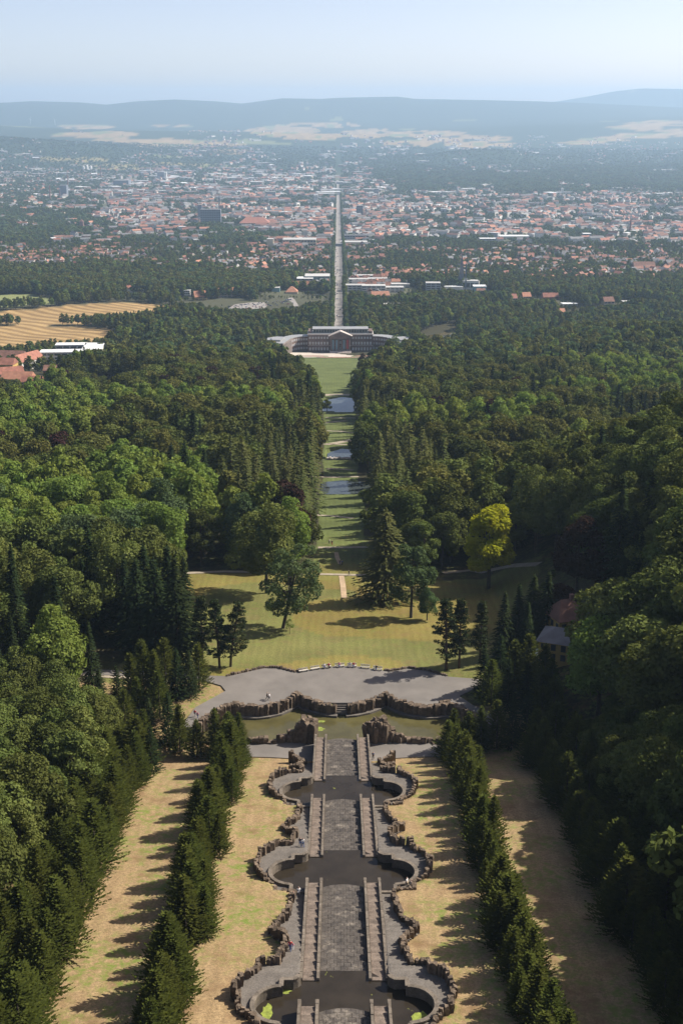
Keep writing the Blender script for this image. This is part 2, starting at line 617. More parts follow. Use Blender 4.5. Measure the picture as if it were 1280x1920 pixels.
for (cx, cy, rx, ry) in ((105, 298, 45, 4), (165, 300, 35, 4), (200, 310, 60, 3), (340, 308, 60, 3), (235, 316, 45, 2.5), (925, 334, 30, 3), (1050, 330, 30, 3), (1200, 330, 30, 2)):
    m = pxblob(cx, cy, rx, ry, 0.3, int(cx))
    col[m] = (C_GREENF * 0.5 + C_FIELD * 0.35)
for fpoly in FIELDS:
    m = inside(fpoly, GX, GY)
    col[m] = C_FIELD * 0.78 if fpoly is not FIELDS[2] else C_GREENF

nr, nc = GX.shape
idx = np.arange(nr * nc).reshape(nr, nc)
quads = np.stack([idx[:-1, :-1], idx[:-1, 1:], idx[1:, 1:], idx[1:, :-1]], -1).reshape(-1, 4)

mg, nt, b = new_mat('ground_cover')
at = N(nt, 'ShaderNodeAttribute', attribute_name='cover')
geo = N(nt, 'ShaderNodeNewGeometry')
pos = geo.outputs['Position']
mp = N(nt, 'ShaderNodeMapping'); mp.inputs['Scale'].default_value = (1.0, 0.09, 0.3)
nt.links.new(pos, mp.inputs['Vector'])
streak = noise(nt, 0.55, 5, 0.65, mp.outputs[0])
patch = noise(nt, 0.10, 5, 0.6, pos)
fine = noise(nt, 2.6, 6, 0.8, pos)
wav = N(nt, 'ShaderNodeTexWave'); wav.wave_profile = 'SIN'; wav.inputs['Scale'].default_value = 0.16
wav.inputs['Distortion'].default_value = 6.0; wav.inputs['Detail'].default_value = 3.0
nt.links.new(mp.outputs[0], wav.inputs['Vector'])
c = at.outputs['Color']
c = mixc(nt, 1.0, c, ramp(nt, fine, [(0.28, (0.42, 0.42, 0.40)), (0.5, (1, 1, 1)), (0.72, (1.55, 1.52, 1.45))]), 'MULTIPLY')
c = mixc(nt, 0.55, c, mixc(nt, 1.0, c, ramp(nt, streak, [(0.3, (0.80, 0.80, 0.80)), (0.7, (1.15, 1.14, 1.1))]), 'MULTIPLY'))
c = mixc(nt, 0.25, c, mixc(nt, 1.0, c, ramp(nt, wav.outputs['Color'], [(0.1, (0.78, 0.74, 0.7)), (0.9, (1.15, 1.15, 1.15))]), 'MULTIPLY'))
speck = noise(nt, 7.0, 3, 0.8, pos)
c = mixc(nt, 1.0, c, ramp(nt, speck, [(0.30, (0.55, 0.52, 0.5)), (0.42, (1, 1, 1)), (0.60, (1, 1, 1)), (0.75, (1.3, 1.28, 1.2))]), 'MULTIPLY')
gm = ramp(nt, patch, [(0.40, (0, 0, 0)), (0.62, (1, 1, 1))])
gm = mixc(nt, 1.0, gm, ramp(nt, noise(nt, 0.8, 4, 0.7, pos), [(0.42, (0, 0, 0)), (0.62, (1, 1, 1))]), 'MULTIPLY')
at2 = N(nt, 'ShaderNodeAttribute', attribute_name='sprout')
gm = mathn(nt, 'MULTIPLY', gm, at2.outputs['Fac'])
c = mixc(nt, gm, c, (0.15, 0.19, 0.04))
brown = ramp(nt, noise(nt, 0.22, 5, 0.65, pos), [(0.52, (0, 0, 0)), (0.68, (1, 1, 1))])
c = mixc(nt, mathn(nt, 'MULTIPLY', mathn(nt, 'MULTIPLY', brown, 0.75), at2.outputs['Fac']), c, (0.185, 0.115, 0.06))
at3 = N(nt, 'ShaderNodeAttribute', attribute_name='furrow')
wv2 = N(nt, 'ShaderNodeTexWave'); wv2.inputs['Scale'].default_value = 0.022; wv2.inputs['Distortion'].default_value = 2.0; wv2.inputs['Detail'].default_value = 2.0; wv2.inputs['Detail Scale'].default_value = 0.3
wv2.bands_direction = 'DIAGONAL'
nt.links.new(pos, wv2.inputs['Vector'])
furc = mixc(nt, 1.0, c, ramp(nt, wv2.outputs['Color'], [(0.2, (0.70, 0.66, 0.62)), (0.8, (1.12, 1.1, 1.06))]), 'MULTIPLY')
furc = mixc(nt, 1.0, furc, ramp(nt, noise(nt, 0.02, 4, 0.6, pos), [(0.3, (0.8, 0.78, 0.75)), (0.7, (1.12, 1.12, 1.1))]), 'MULTIPLY')
c = mixc(nt, at3.outputs['Fac'], c, furc)
nt.links.new(c, b.inputs['Base Color'])
b.inputs['Roughness'].default_value = 0.95
b.inputs['Specular IOR Level'].default_value = 0.1
bp = N(nt, 'ShaderNodeBump'); bp.inputs['Strength'].default_value = 0.5; bp.inputs['Distance'].default_value = 0.25
nt.links.new(fine, bp.inputs['Height']); nt.links.new(bp.outputs[0], b.inputs['Normal'])

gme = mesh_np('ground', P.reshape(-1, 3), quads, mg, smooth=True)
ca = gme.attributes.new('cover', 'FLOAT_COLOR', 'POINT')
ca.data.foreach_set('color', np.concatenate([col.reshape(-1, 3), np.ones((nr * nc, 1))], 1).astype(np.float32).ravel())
fur = np.zeros_like(GX)
for fpoly in FIELDS[:2]:
    fur[inside(fpoly, GX, GY)] = 1.0
fa = gme.attributes.new('furrow', 'FLOAT', 'POINT')
fa.data.foreach_set('value', fur.astype(np.float32).ravel())
sp = ((GY < 262) & (np.abs(GX) < 60)) * 1.0 + ((GY >= 262) & (GY < 420)) * 0.45
sa = gme.attributes.new('sprout', 'FLOAT', 'POINT')
sa.data.foreach_set('value', sp.astype(np.float32).ravel())
ground = obj('ground', gme)
tag(ground, kind='structure')

# ------------------------------------------------------------------ stone materials
M_SLAB = stone_mat('wet_basalt_slabs', (0.050, 0.043, 0.038), (0.115, 0.098, 0.082), 0.9, 0.35, 0.75, 0.28, spot=(0.21, 0.18, 0.145))
M_STEP = stone_mat('worn_step_stone', (0.105, 0.082, 0.066), (0.215, 0.168, 0.132), 0.8, 0.3, 0.85, 0.3)
M_COPE = stone_mat('coping_stone', (0.105, 0.087, 0.068), (0.20, 0.166, 0.130), 0.9, 0.3, 0.9, 0.3)
M_PAVE = stone_mat('grey_paving', (0.115, 0.100, 0.086), (0.170, 0.150, 0.128), 0.7, 0.2, 0.9, 0.16)
M_ROCK = stone_mat('tuff_rock', (0.080, 0.060, 0.044), (0.215, 0.160, 0.112), 1.3, 0.9, 0.95, 0.5)
M_ASPH = plain_mat('fine_gravel_asphalt', (0.152, 0.136, 0.120), 0.95, 0.20, 0.13)
M_PATH = plain_mat('pale_path_gravel', (0.30, 0.25, 0.185), 0.95, 0.2, 0.4)
M_BWATER = water_mat('dark_pool_water', (0.030, 0.024, 0.017), 0.10, ((0.20, 0.22, 0.03), 0.28, 0.665))
M_NWATER = water_mat('green_pool_water', (0.085, 0.075, 0.030), 0.12, ((0.22, 0.25, 0.06), 0.16, 0.70))
M_PWATER = water_mat('lake_water', (0.05, 0.06, 0.06), 0.05)
M_ALGAE = plain_mat('floating_algae', (0.20, 0.24, 0.035), 0.9, 0.5, 1.5)
M_EARTH = plain_mat('bare_earth', (0.36, 0.26, 0.16), 0.95, 0.2, 0.5)


def jag(mb, x0, x1, y0, y1, z0, z1, r, m=0):
    """a rough block: a box whose corners are pushed about, with a broken, bevelled head"""
    j = lambda a: (r.random() - 0.5) * a
    dx, dy, h = x1 - x0, y1 - y0, z1 - z0
    v = []
    for z, k in ((z0, 1.0), (z0 + h * 0.55, 0.97), (z0 + h * 0.9, 0.94), (z1, 0.78)):
        cx, cy = (x0 + x1) / 2 + j(0.12 * dx), (y0 + y1) / 2 + j(0.12 * dy)
        for sx, sy in ((-1, -1), (1, -1), (1, 1), (-1, 1)):
            v.append((cx + sx * dx / 2 * k + j(0.16 * dx), cy + sy * dy / 2 * k + j(0.16 * dy), z + (j(0.10 * min(h, 1.2)) if z > z0 else 0)))
    f = [(0, 3, 2, 1), (12, 13, 14, 15)]
    for k in range(3):
        for i in range(4):
            a = 4 * k + i; b = 4 * k + (i + 1) % 4
            f.append((a, b, b + 4, a + 4))
    mb.add(v, f, m)


rr = random.Random(3)
STONES = []
for i in range(9):
    mb = MB(); jag(mb, -0.5, 0.5, -0.5, 0.5, 0.0, 1.0, rr)
    STONES.append(mb.mesh('stone', M_ROCK))
BOXM = {}


def unit_box(mat):
    if mat.name not in BOXM:
        BOXM[mat.name] = MB().box(-0.5, 0.5, -0.5, 0.5, -0.5, 0.5).mesh('block', mat)
    return BOXM[mat.name]


def bevel_box(name, mat):
    """a block with softened upper edges"""
    e = 0.06
    v = []
    for z, k in ((-0.5, 0.5), (0.38, 0.5), (0.5, 0.5 - e)):
        v += [(-k, -k, z), (k, -k, z), (k, k, z), (-k, k, z)]
    f = [(0, 3, 2, 1), (8, 9, 10, 11)]
    for q in range(2):
        for i in range(4):
            a = 4 * q + i; b = 4 * q + (i + 1) % 4
            f.append((a, b, b + 4, a + 4))
    return mesh(name, v, f, mat)


BV_STEP = bevel_box('step', M_STEP); BV_COPE = bevel_box('coping', M_COPE); BV_PAVE = bevel_box('step', M_PAVE)


def block(name, me, parent, x, y, zt, w, l, h, rz=0.0):
    """block with its top at zt; x, y is its middle"""
    return obj(name, me, parent, (x, y, zt - h / 2), rz, (w, l, h))


# slabs of one shelf of the water stair, laid in shallow arcs
SHELF_ROWS, SHELF_COLS, ARC, CW = 5, 7, 0.75, 3.02
LABK = ['the stub at the picture\'s lower edge', 'the longest flight, above the lowest visible pool', 'the middle flight between two round pools', 'the flight that ends at the large pond']


def shelf_mesh(i, j, L):
    xs = [-CW + 2 * CW * (c + (0.5 if (i % 2 and 0 < c < SHELF_COLS) else 0)) / SHELF_COLS for c in (j, j + 1)]
    if i % 2 and j == 0: xs[0] = -CW
    if i % 2 and j + 1 == SHELF_COLS: xs[1] = CW
    g = 0.012
    x0, x1 = xs[0] + g, min(xs[1], CW) - g
    arc = lambda x: ARC * (1 - (x / CW) ** 2)
    y0, y1 = i * L / SHELF_ROWS + g, (i + 1) * L / SHELF_ROWS - g
    v = []
    for z, e in ((-0.5, 0.0), (-0.04, 0.0), (0.0, 0.03)):
        for x, y in ((x0, y0), (x1, y0), (x1, y1), (x0, y1)):
            s = e * (1 if x == x0 else -1); t = e * (1 if y == y0 else -1)
            v.append((x + s, y + arc(x) + t, z))
    f = [(8, 9, 10, 11)]
    for q in range(2):
        for k in range(4):
            a = 4 * q + k; b = 4 * q + (k + 1) % 4
            f.append((a, b, b + 4, a + 4))
    return mesh('slab', v, f, M_SLAB)


seg_lab = ['stub of stone water stair at the lower picture edge with two flights of steps',
           'longest stone water stair with side steps, between the two lower round pools',
           'middle stone water stair with side steps, between the upper and middle round pools',
           'farthest stone water stair with side steps, ending at the large green pond']
r5 = random.Random(5)
for k, (y0, y1, d0, d1) in enumerate(SEGS):
    root = empty('water_stair', (0, y0, -d0))
    tag(root, seg_lab[k], 'stairs', 'flights of the stone water cascade')
    L = y1 - y0; fall = d1 - d0
    zt = lambda y: -(fall) * y / L                                   # local
    # core under everything
    core = MB()
    for xa, xb, dz in ((-5.45, -3.1, -0.62), (3.1, 5.45, -0.62), (-3.05, 3.05, -1.75)):
        core.add([(xa, 0.3, dz - 4), (xb, 0.3, dz - 4), (xb, L - 0.9, -fall + dz - 4), (xa, L - 0.9, -fall + dz - 4),
                  (xa, 0.3, dz), (xb, 0.3, dz), (xb, L - 0.9, -fall + dz), (xa, L - 0.9, -fall + dz)],
                 [(0, 3, 2, 1), (4, 5, 6, 7), (0, 1, 5, 4), (1, 2, 6, 5), (2, 3, 7, 6), (3, 0, 4, 7)])
    core.obj('core', M_SLAB, root)
    # shelves of slabs
    nsh = max(4, round((L - 1.8) / 4.1))
    sl = (L - 1.6) / nsh
    ms = [[shelf_mesh(i, j, sl) for j in range(SHELF_COLS)] for i in range(SHELF_ROWS)]
    for n in range(nsh):
        zz = -fall * (n + 0.5) / nsh - 0.62
        for i in range(SHELF_ROWS):
            for j in range(SHELF_COLS):
                obj('slab', ms[i][j], root, (0, 0.9 + n * sl, zz - 0.035 * i + r5.uniform(-0.02, 0.02)))
    # step flights at both sides
    ns = round(L / 0.40)
    for n in range(ns):
        y = (n + 0.5) * L / ns
        for sx in (-1, 1):
            block('step', BV_STEP, root, sx * 4.26, y, zt(y - L / ns / 2) - 0.12 + r5.uniform(-0.012, 0.012), 1.74, L / ns * 1.02, 0.5)
    # parapets in stepped blocks
    nb = round(L / 1.30)
    for n in range(nb):
        y = (n + 0.5) * L / nb
        for sx in (-1, 1):
            for xc, up in ((3.21, 0.14), (5.30, 0.24)):
                block('parapet_block', BV_COPE, root, sx * xc, y, zt((n // 2 * 2) * L / nb) + up - 0.07 * (n % 2) + r5.uniform(-0.03, 0.03), 0.38, L / nb * 0.985, 1.7)
    for sx in (-1, 1):
        for xc in (3.21, 5.30):
            block('end_post', BV_COPE, root, sx * xc, L + 0.45, -fall + 0.3, 0.46, 0.8, 2.6)
    # wall under the lower end
    MB().box(-5.5, 5.5, L - 0.9, L - 0.35, -fall - 6.0, -fall - 0.75).obj('end_wall', M_COPE, root)
    # outer side walls
    for sx in (-1, 1):
        a, bb = sorted((sx * 5.36, sx * 5.46))
        s = MB()
        s.add([(a, 0.2, -4), (bb, 0.2, -4), (bb, L, -fall - 4), (a, L, -fall - 4), (a, 0.2, 0.0), (bb, 0.2, 0.0), (bb, L, -fall), (a, L, -fall)],
              [(0, 3, 2, 1), (4, 5, 6, 7), (0, 1, 5, 4), (1, 2, 6, 5), (2, 3, 7, 6), (3, 0, 4, 7)])
        s.obj('side_wall', M_COPE, root)


def sweep(pts, w, zt, zb, mb, closed=False):
    """a wall of width w along a plan line, top zt, bottom zb"""
    n = len(pts)
    nrm = []
    for i in range(n):
        a = pts[max(i - 1, 0)]; b = pts[min(i + 1, n - 1)]
        d = Vector((b[0] - a[0], b[1] - a[1])).normalized()
        nrm.append((-d.y, d.x))
    L_ = [(p[0] + q[0] * w / 2, p[1] + q[1] * w / 2) for p, q in zip(pts, nrm)]
    R_ = [(p[0] - q[0] * w / 2, p[1] - q[1] * w / 2) for p, q in zip(pts, nrm)]
    for i in range(n - 1):
        v = [(*L_[i], zb), (*R_[i], zb), (*R_[i + 1], zb), (*L_[i + 1], zb), (*L_[i], zt), (*R_[i], zt), (*R_[i + 1], zt), (*L_[i + 1], zt)]
        f = [(4, 5, 6, 7), (0, 4, 7, 3), (1, 2, 6, 5)]
        if i == 0: f.append((0, 1, 5, 4))
        if i == n - 2: f.append((3, 7, 6, 2))
        mb.add(v, f)
    return mb


basin_lab = ['lowest round-ended pool of dark water with green algae at the picture\'s lower edge',
             'middle round-ended pool of dark water between two water stairs',
             'small farthest round-ended pool of dark water below the last water stair']
for k, (yf, dr) in enumerate(BASINS):
    rim = -dr
    root = empty('cascade_basin', (0, yf - 5, rim))
    tag(root, ['stone rim of the lowest round-ended pool, at the lower picture edge', 'stone rim of the middle round-ended pool', 'stone rim of the farthest and smallest round-ended pool'][k], 'pool rim', 'round-ended pools of the cascade')
    for sx in (-1, 1):
        path = [(5.45, 5.0), (5.75, 4.55), (6.2, 4.25), (7.6, 4.25), (7.6, 2.9)]
        path += [(7.6 + 3.3 * math.sin(t), -0.3 + 3.25 * math.cos(t)) for t in np.linspace(0.12, math.pi - 0.12, 15)]
        path += [(7.6, -3.7), (7.6, -5.2)]
        path = [(sx * x, y) for x, y in path]
        # coping stones one by one, wall below
        sweep(path, 0.42, 0.30, -2.6, MB()).obj('rim_wall', M_COPE, root)
        for a, b_ in zip(path[:-1], path[1:]):
            d = Vector((b_[0] - a[0], b_[1] - a[1])); l = d.length
            nn = max(1, round(l / 1.0))
            for q in range(nn):
                t = (q + 0.5) / nn
                block('coping', BV_COPE, root, a[0] + d.x * t, a[1] + d.y * t, 0.46 + r5.uniform(-0.015, 0.015), l / nn * 1.06, 0.56, 0.18, math.atan2(d.y, d.x))
        MB().box(min(sx * 5.4, sx * 7.7), max(sx * 5.4, sx * 7.7), -5.45, -5.0, -2.6, 0.25).obj('near_wall', M_COPE, root)
    # the floor of the walk round the pool
    for sx in (-1, 1):
        yy = np.linspace(yf - 11.2, yf + 0.9, 46)
        v = []; f = []
        for y in yy:
            ly = y - (yf - 5)
            t = (ly + 0.3) / 3.25
            xin = 7.6 + 3.3 * math.sqrt(max(0, 1 - t * t)) if abs(t) < 1 else (7.6 if ly > -5.2 else 5.5)
            if ly > 4.2: xin = 5.6
            v += [(sx * xin, ly, 0.02), (sx * (float(wall_x(y)) + 0.3), ly, 0.02)]
        for i in range(len(yy) - 1):
            q = (2 * i, 2 * i + 1, 2 * i + 3, 2 * i + 2)
            f.append(q if sx > 0 else q[::-1])
        obj('paving', mesh('paving', v, f, M_PAVE), root)
    wpoly = [(-5.6, yf + 0.6), (-3, yf + 3.0), (3, yf + 3.0), (5.6, yf + 0.6)]
    half = [(7.7, yf - 0.6), (7.7, yf - 2)] + [(7.7 + 3.3 * math.sin(t), yf - 5.3 + 3.25 * math.cos(t)) for t in np.linspace(0.12, math.pi - 0.12, 13)] + [(7.7, yf - 10.1)]
    wp = [(-x, y) for x, y in half[::-1]] + [(-5.6, yf + 0.4), (-3, yf + 2.6), (3, yf + 2.6), (5.6, yf + 0.4)] + half
    w = sheet('pool_water', wp[::-1], lambda x, y: rim - 1.05, M_BWATER)
    tag(w, kind='structure')

# stairs of the two side walks
for k, (ya, yb) in enumerate(((111.0, BASINS[0][0] - 11.2), (BASINS[0][0] + 0.9, BASINS[1][0] - 11.2), (BASINS[1][0] + 0.9, BASINS[2][0] - 11.2), (BASINS[2][0] + 0.9, 226.2))):
    for sx in (-1, 1):
        wk = empty('side_walk', (sx * 6.5, ya, -float(walk_drop(ya))))
        side = 'left' if sx < 0 else 'right'
        tag(wk, ['paved stepped walk %s of the water stair at the lower picture edge', 'grey stepped walk along the %s side of the longest water stair',
                 'grey stepped walk along the %s side of the middle water stair', 'grey stepped walk along the %s side of the farthest water stair'][k] % side, 'walkway', 'stepped walks beside the cascade')
        n = round((yb - ya) / 0.42)
        for i in range(n):
            y = ya + (i + 0.5) * (yb - ya) / n
            xo = float(max(wall_x(y - 0.2), wall_x(y + 0.2))) + 0.35
            z = -float(walk_drop(y - 0.2))
            block('step', BV_PAVE, wk, sx * ((5.46 + xo) / 2 - 6.5), y - ya, z + float(walk_drop(ya)) + 0.02, xo - 5.46, (yb - ya) / n * 1.03, 0.5)

# rock walls beside the walks: upright tuff stones
path = []
for (ya, xa), (yb, xb) in zip(WP[:-1], WP[1:]):
    l = math.hypot(xb - xa, yb - ya)
    path += [(xa + (xb - xa) * t, ya + (yb - ya) * t) for t in np.arange(0, 1, 0.50 / max(l, 0.50))]
cuts = [110.0, BASINS[0][0] + 14, BASINS[1][0] + 12, 230]
nm = ['lowest', 'middle', 'farthest']
for s in range(3):
    for sx in (-1, 1):
        side = 'left' if sx < 0 else 'right'
        wl = empty('rock_wall', (sx * 8.0, (cuts[s] + cuts[s + 1]) / 2, -float(walk_drop((cuts[s] + cuts[s + 1]) / 2))))
        tag(wl, 'jagged brown rock wall %s of the cascade, curving round the %s round pool' % (side, nm[s]), 'rock wall', 'rock walls along the cascade')
        for (x, y) in path:
            if not (cuts[s] <= y < cuts[s + 1]): continue
            zb = -float(walk_drop(y)) - 2.2
            h = 2.2 + 1.15 + 0.35 * math.sin(y * 0.9 + 2 * sx) + r5.uniform(-0.16, 0.22)
            o = obj('stone', r5.choice(STONES), wl, (sx * x + r5.uniform(-.12, .12) - wl.location.x, y + r5.uniform(-.1, .1) - wl.location.y, zb - wl.location.z), r5.uniform(-0.4, 0.4) + r5.choice((0, math.pi / 2)), (r5.uniform(.50, .72), r5.uniform(.50, .72), h))
            o.rotation_euler[0] = r5.uniform(-.06, .06); o.rotation_euler[1] = r5.uniform(-.06, .06)

# ------------------------------------------------------------------ the great basin at the foot of the cascade
wp = [(x * 1.0, y) for x, y in NEP_POLY]
w = sheet('pond_water', wp[::-1], lambda x, y: -NEP_WATER, M_NWATER); tag(w, kind='structure')
# ledge along the far side
for sx in (-1, 1):
    pl = [(sx * x, y - 0.75) for x, y in NEP_R[:11]]
    led = sweep(pl, 1.25, -NEP_WATER + 0.42, -NEP_WATER - 1.2, MB()).obj('pond_ledge', M_PAVE)
    tag(led, 'pale stone ledge under the %s half of the rock wall behind the green pond' % ('left' if sx < 0 else 'right'), 'ledge', 'ledges of the green pond')


def rock_run(root, pts, hfun, step, r, wid=(0.75, 1.2), base=-126.5):
    for (xa, ya), (xb, yb) in zip(pts[:-1], pts[1:]):
        l = math.hypot(xb - xa, yb - ya); n = max(1, round(l / step))
        for i in range(n):
            t = (i + r.random() * 0.4) / n
            x, y = xa + (xb - xa) * t, ya + (yb - ya) * t
            top = hfun(x, y)
            o = obj('stone', r.choice(STONES), root, (x + r.uniform(-.15, .15) - root.location.x, y + r.uniform(-.2, .2) - root.location.y, base - root.location.z), r.uniform(-.5, .5), (r.uniform(*wid), r.uniform(*wid), top - base))
            o.rotation_euler[0] = r.uniform(-.05, .05); o.rotation_euler[1] = r.uniform(-.05, .05)


r6 = random.Random(61)
for sx in (-1, 1):
    root = empty('pond_rock_wall', (sx * 16, 250, -NEP_WATER))
    tag(root, 'jagged dark rock wall behind the green pond, %s of its central steps' % ('left' if sx < 0 else 'right'), 'rock wall', 'rock walls round the green pond')
    pts = [(sx * x, y) for x, y in NEP_R]
    pts[0] = (sx * 1.5, NEP_R[0][1])

    def hf(x, y, sx=sx):
        ax = abs(x)
        t = -122.95 + r6.uniform(-0.2, 0.4)
        if ax < 5: t -= 0.3 * (5 - ax) / 4
        t += 0.45 * math.exp(-((ax - 9.7) / 1.4) ** 2)
        if ax > 21: t += 0.35
        return t
    rock_run(root, pts, hf, 0.62, r6)
    rock_run(root, [(x, y + 0.75) for x, y in pts], lambda x, y: hf(x, y) - 0.3, 0.9, r6)
# centre steps in the wall
st = empty('plaza_steps', (0, 250.3, -124.0))
tag(st, 'short stone steps in the middle of the rock wall leading down to the pond', 'steps')
for i in range(5):
    block('step', BV_PAVE, st, 0, 0.75 - 0.36 * i, 0.72 - 0.36 * i, 2.6, 0.42, 0.6)
# mounds and low rocks on the near side
for sx in (-1, 1):
    side = 'left' if sx < 0 else 'right'
    root = empty('rock_mound', (sx * 8.2, 236.6, -123.8))
    tag(root, 'tall piled rock mound at the near shore, %s of the water stair\'s end' % side, 'rock mound', 'rock mounds by the pond')
    for i in range(52):
        a = r6.uniform(0, 2 * math.pi); q = math.sqrt(r6.random())
        x = sx * 7.9 + 2.7 * q * math.cos(a); y = 236.5 + 1.3 * q * math.sin(a)
        h = 4.7 * (1 - ((x - sx * 7.0) / 3.9) ** 2 * 0.75) * (1 - 0.25 * q) + r6.uniform(-0.5, 0.5)
        if sx < 0: h *= 0.62 + 0.38 * (1 if abs(x) < 8.0 else 0.45)
        o = obj('stone', r6.choice(STONES), root, (x - root.location.x, y - root.location.y, -126.3 + 123.8), r6.uniform(0, 3), (r6.uniform(.8, 1.3), r6.uniform(.8, 1.3), max(1.2, h + 2.3)))
        o.rotation_euler[0] = r6.uniform(-.1, .1); o.rotation_euler[1] = r6.uniform(-.1, .1)
    root = empty('shore_rocks', (sx * 16, 235, -124.0))
    tag(root, 'low line of broken rocks along the near shore %s of the mound' % side, 'rocks', 'low shore rocks of the pond')
    rock_run(root, [(sx * 10.2, 236.0), (sx * 13.5, 235.4), (sx * 17, 235.3), (sx * 20.5, 235.4)],
             lambda x, y: -123.9 + r6.uniform(-.5, .6) + 0.9 * math.exp(-((abs(x) - 12.0) / 1.6) ** 2) + 0.6 * math.exp(-((abs(x) - 16.6) / 1.2) ** 2), 0.55, r6)
    rock_run(root, [(sx * 5.9, 236.2), (sx * 6.6, 236.2)], lambda x, y: -122.4 + r6.uniform(-.4, .4), 0.5, r6)
    # paved apron on the near shore
    ap = [(sx * x, y) for x, y in ((5.5, 226.3), (7.6, 226.4), (9, 228.6), (14, 229.2), (20.5, 229.6), (22, 234.8), (14, 235.6), (5.5, 236.4))]
    if sx < 0: ap = ap[::-1]
    a = sheet('apron', ap, lambda x, y: -124.55, M_ASPH, 0, 1.2); tag(a, kind='structure')
    # stones at the end of the side walk
    root = empty('rock_stub', (sx * 8.6, 224.5, -123.0))
    tag(root, 'short leaning row of rock slabs where the %s walk meets the apron' % side, 'rocks', 'rock stubs at the apron')
    for i in range(7):
        obj('stone', r6.choice(STONES), root, (sx * (-0.6 + 0.36 * i), 1.2 - 0.38 * i if False else -1.0 + 0.45 * i, -2.0), r6.uniform(-.3, .3), (.75, .8, 3.0 + r6.uniform(-.3, .5) + 0.1 * i))

# plaza behind the pond
PL = [(-1.5, 250.9), (-3.2, 251), (-5.8, 252.2), (-8.0, 253.9), (-9.7, 255.2), (-11.2, 253.6), (-13.2, 251.6), (-15.6, 250.3), (-18.2, 249.8), (-20.8, 250.0), (-23.4, 250.7), (-26.0, 248.9), (-28.4, 245.8), (-31, 239.5),
      (-33.6, 238.5), (-31.0, 246.5), (-27.5, 251.3), (-25.3, 254.5), (-26.5, 257.2), (-31, 260.0), (-44, 262.0), (-62, 263.5), (-62, 266.0), (-44, 264.8), (-31.5, 262.4), (-25.5, 262.0), (-20.8, 264.6), (-17.5, 266.4), (-14.5, 266.3), (-10.4, 264.0), (-6, 265.9), (-1.5, 267.3), (2.6, 267.5), (7.2, 265.9),
      (11, 264.4), (15.0, 266.2), (19, 265.0), (23.9, 261.6), (31, 260.3), (38, 260.6), (38, 256.5), (30, 256.4), (25.5, 251.8), (28, 250.0), (31, 246.5), (33, 241), (31, 239.5), (28.4, 245.8), (26, 248.9),
      (23.4, 250.7), (20.8, 250.0), (18.2, 249.8), (15.6, 250.3), (13.2, 251.6), (11.2, 253.6), (9.7, 255.2), (8.0, 253.9), (5.8, 252.2), (3.2, 251), (1.5, 250.9)]
PL = [(x * 1.0094, y * 1.0094) if 15 <= i <= 42 else (x, y) for i, (x, y) in enumerate(PL)]
plaza = sheet('plaza', PL, lambda x, y: -123.2, M_ASPH, 0, 1.6); tag(plaza, kind='structure')
# low kerb stones along the plaza's far edge
kb = empty('kerb_row', (0, 265, -123.25))
tag(kb, 'low dark kerb of rough stones along the scalloped far edge of the plaza', 'kerb')
ked = [p for p in PL[25:38]]
for (xa, ya), (xb, yb) in zip(ked[:-1], ked[1:]):
    l = math.hypot(xb - xa, yb - ya); n = max(1, round(l / 0.55))
    for i in range(n):
        t = i / n
        x, y = xa + (xb - xa) * t, ya + (yb - ya) * t
        if -9 < x < 9.5: continue
        obj('stone', r6.choice(STONES), kb, (x, y + 0.15 - 265, -0.3), r6.uniform(0, 3), (.6, .55, r6.uniform(0.6, 1.0)))
# benches on the far edge
M_BENCH = plain_mat('pale_bench_wood', (0.50, 0.46, 0.40), 0.8, 0.15, 2.0)
M_IRON = plain_mat('dark_iron', (0.03, 0.03, 0.03), 0.6)


def bench(x, y, z, rz, label):
    b_ = empty('park_bench', (x, y, z), rz)
    tag(b_, label, 'bench', 'benches at the plaza edge')
    for i in range(3):
        MB().box(-1.1, 1.1, -0.24 + 0.17 * i, -0.09 + 0.17 * i, 0.41, 0.46).obj('seat_slat', M_BENCH, b_)
    for i in range(2):
        MB().box(-1.1, 1.1, 0.27, 0.32, 0.56 + 0.2 * i, 0.70 + 0.2 * i).obj('back_slat', M_BENCH, b_)
    for xx in (-0.9, 0.9):
        MB().box(xx - 0.05, xx + 0.05, -0.22, 0.26, 0.0, 0.405).box(xx - 0.05, xx + 0.05, 0.27, 0.265 + 0.06, 0.0, 0.5).obj('leg', M_IRON, b_)


bl = ['leftmost', 'second from the left', 'third from the left', 'fourth from the left', 'fifth from the left', 'sixth from the left', 'rightmost']
for i, (x, y, a) in enumerate(((-8.6, 264.3, -22), (-6.0, 265.4, -22), (-3.4, 266.3, -16), (-0.4, 266.9, -4), (2.4, 266.9, 2), (5.4, 266.2, 15), (8.2, 265.2, 20))):
    bench(x, y + 2.4, -123.2, R(a) * -1, 'pale park bench, %s of the seven on the plaza\'s far edge' % bl[i])
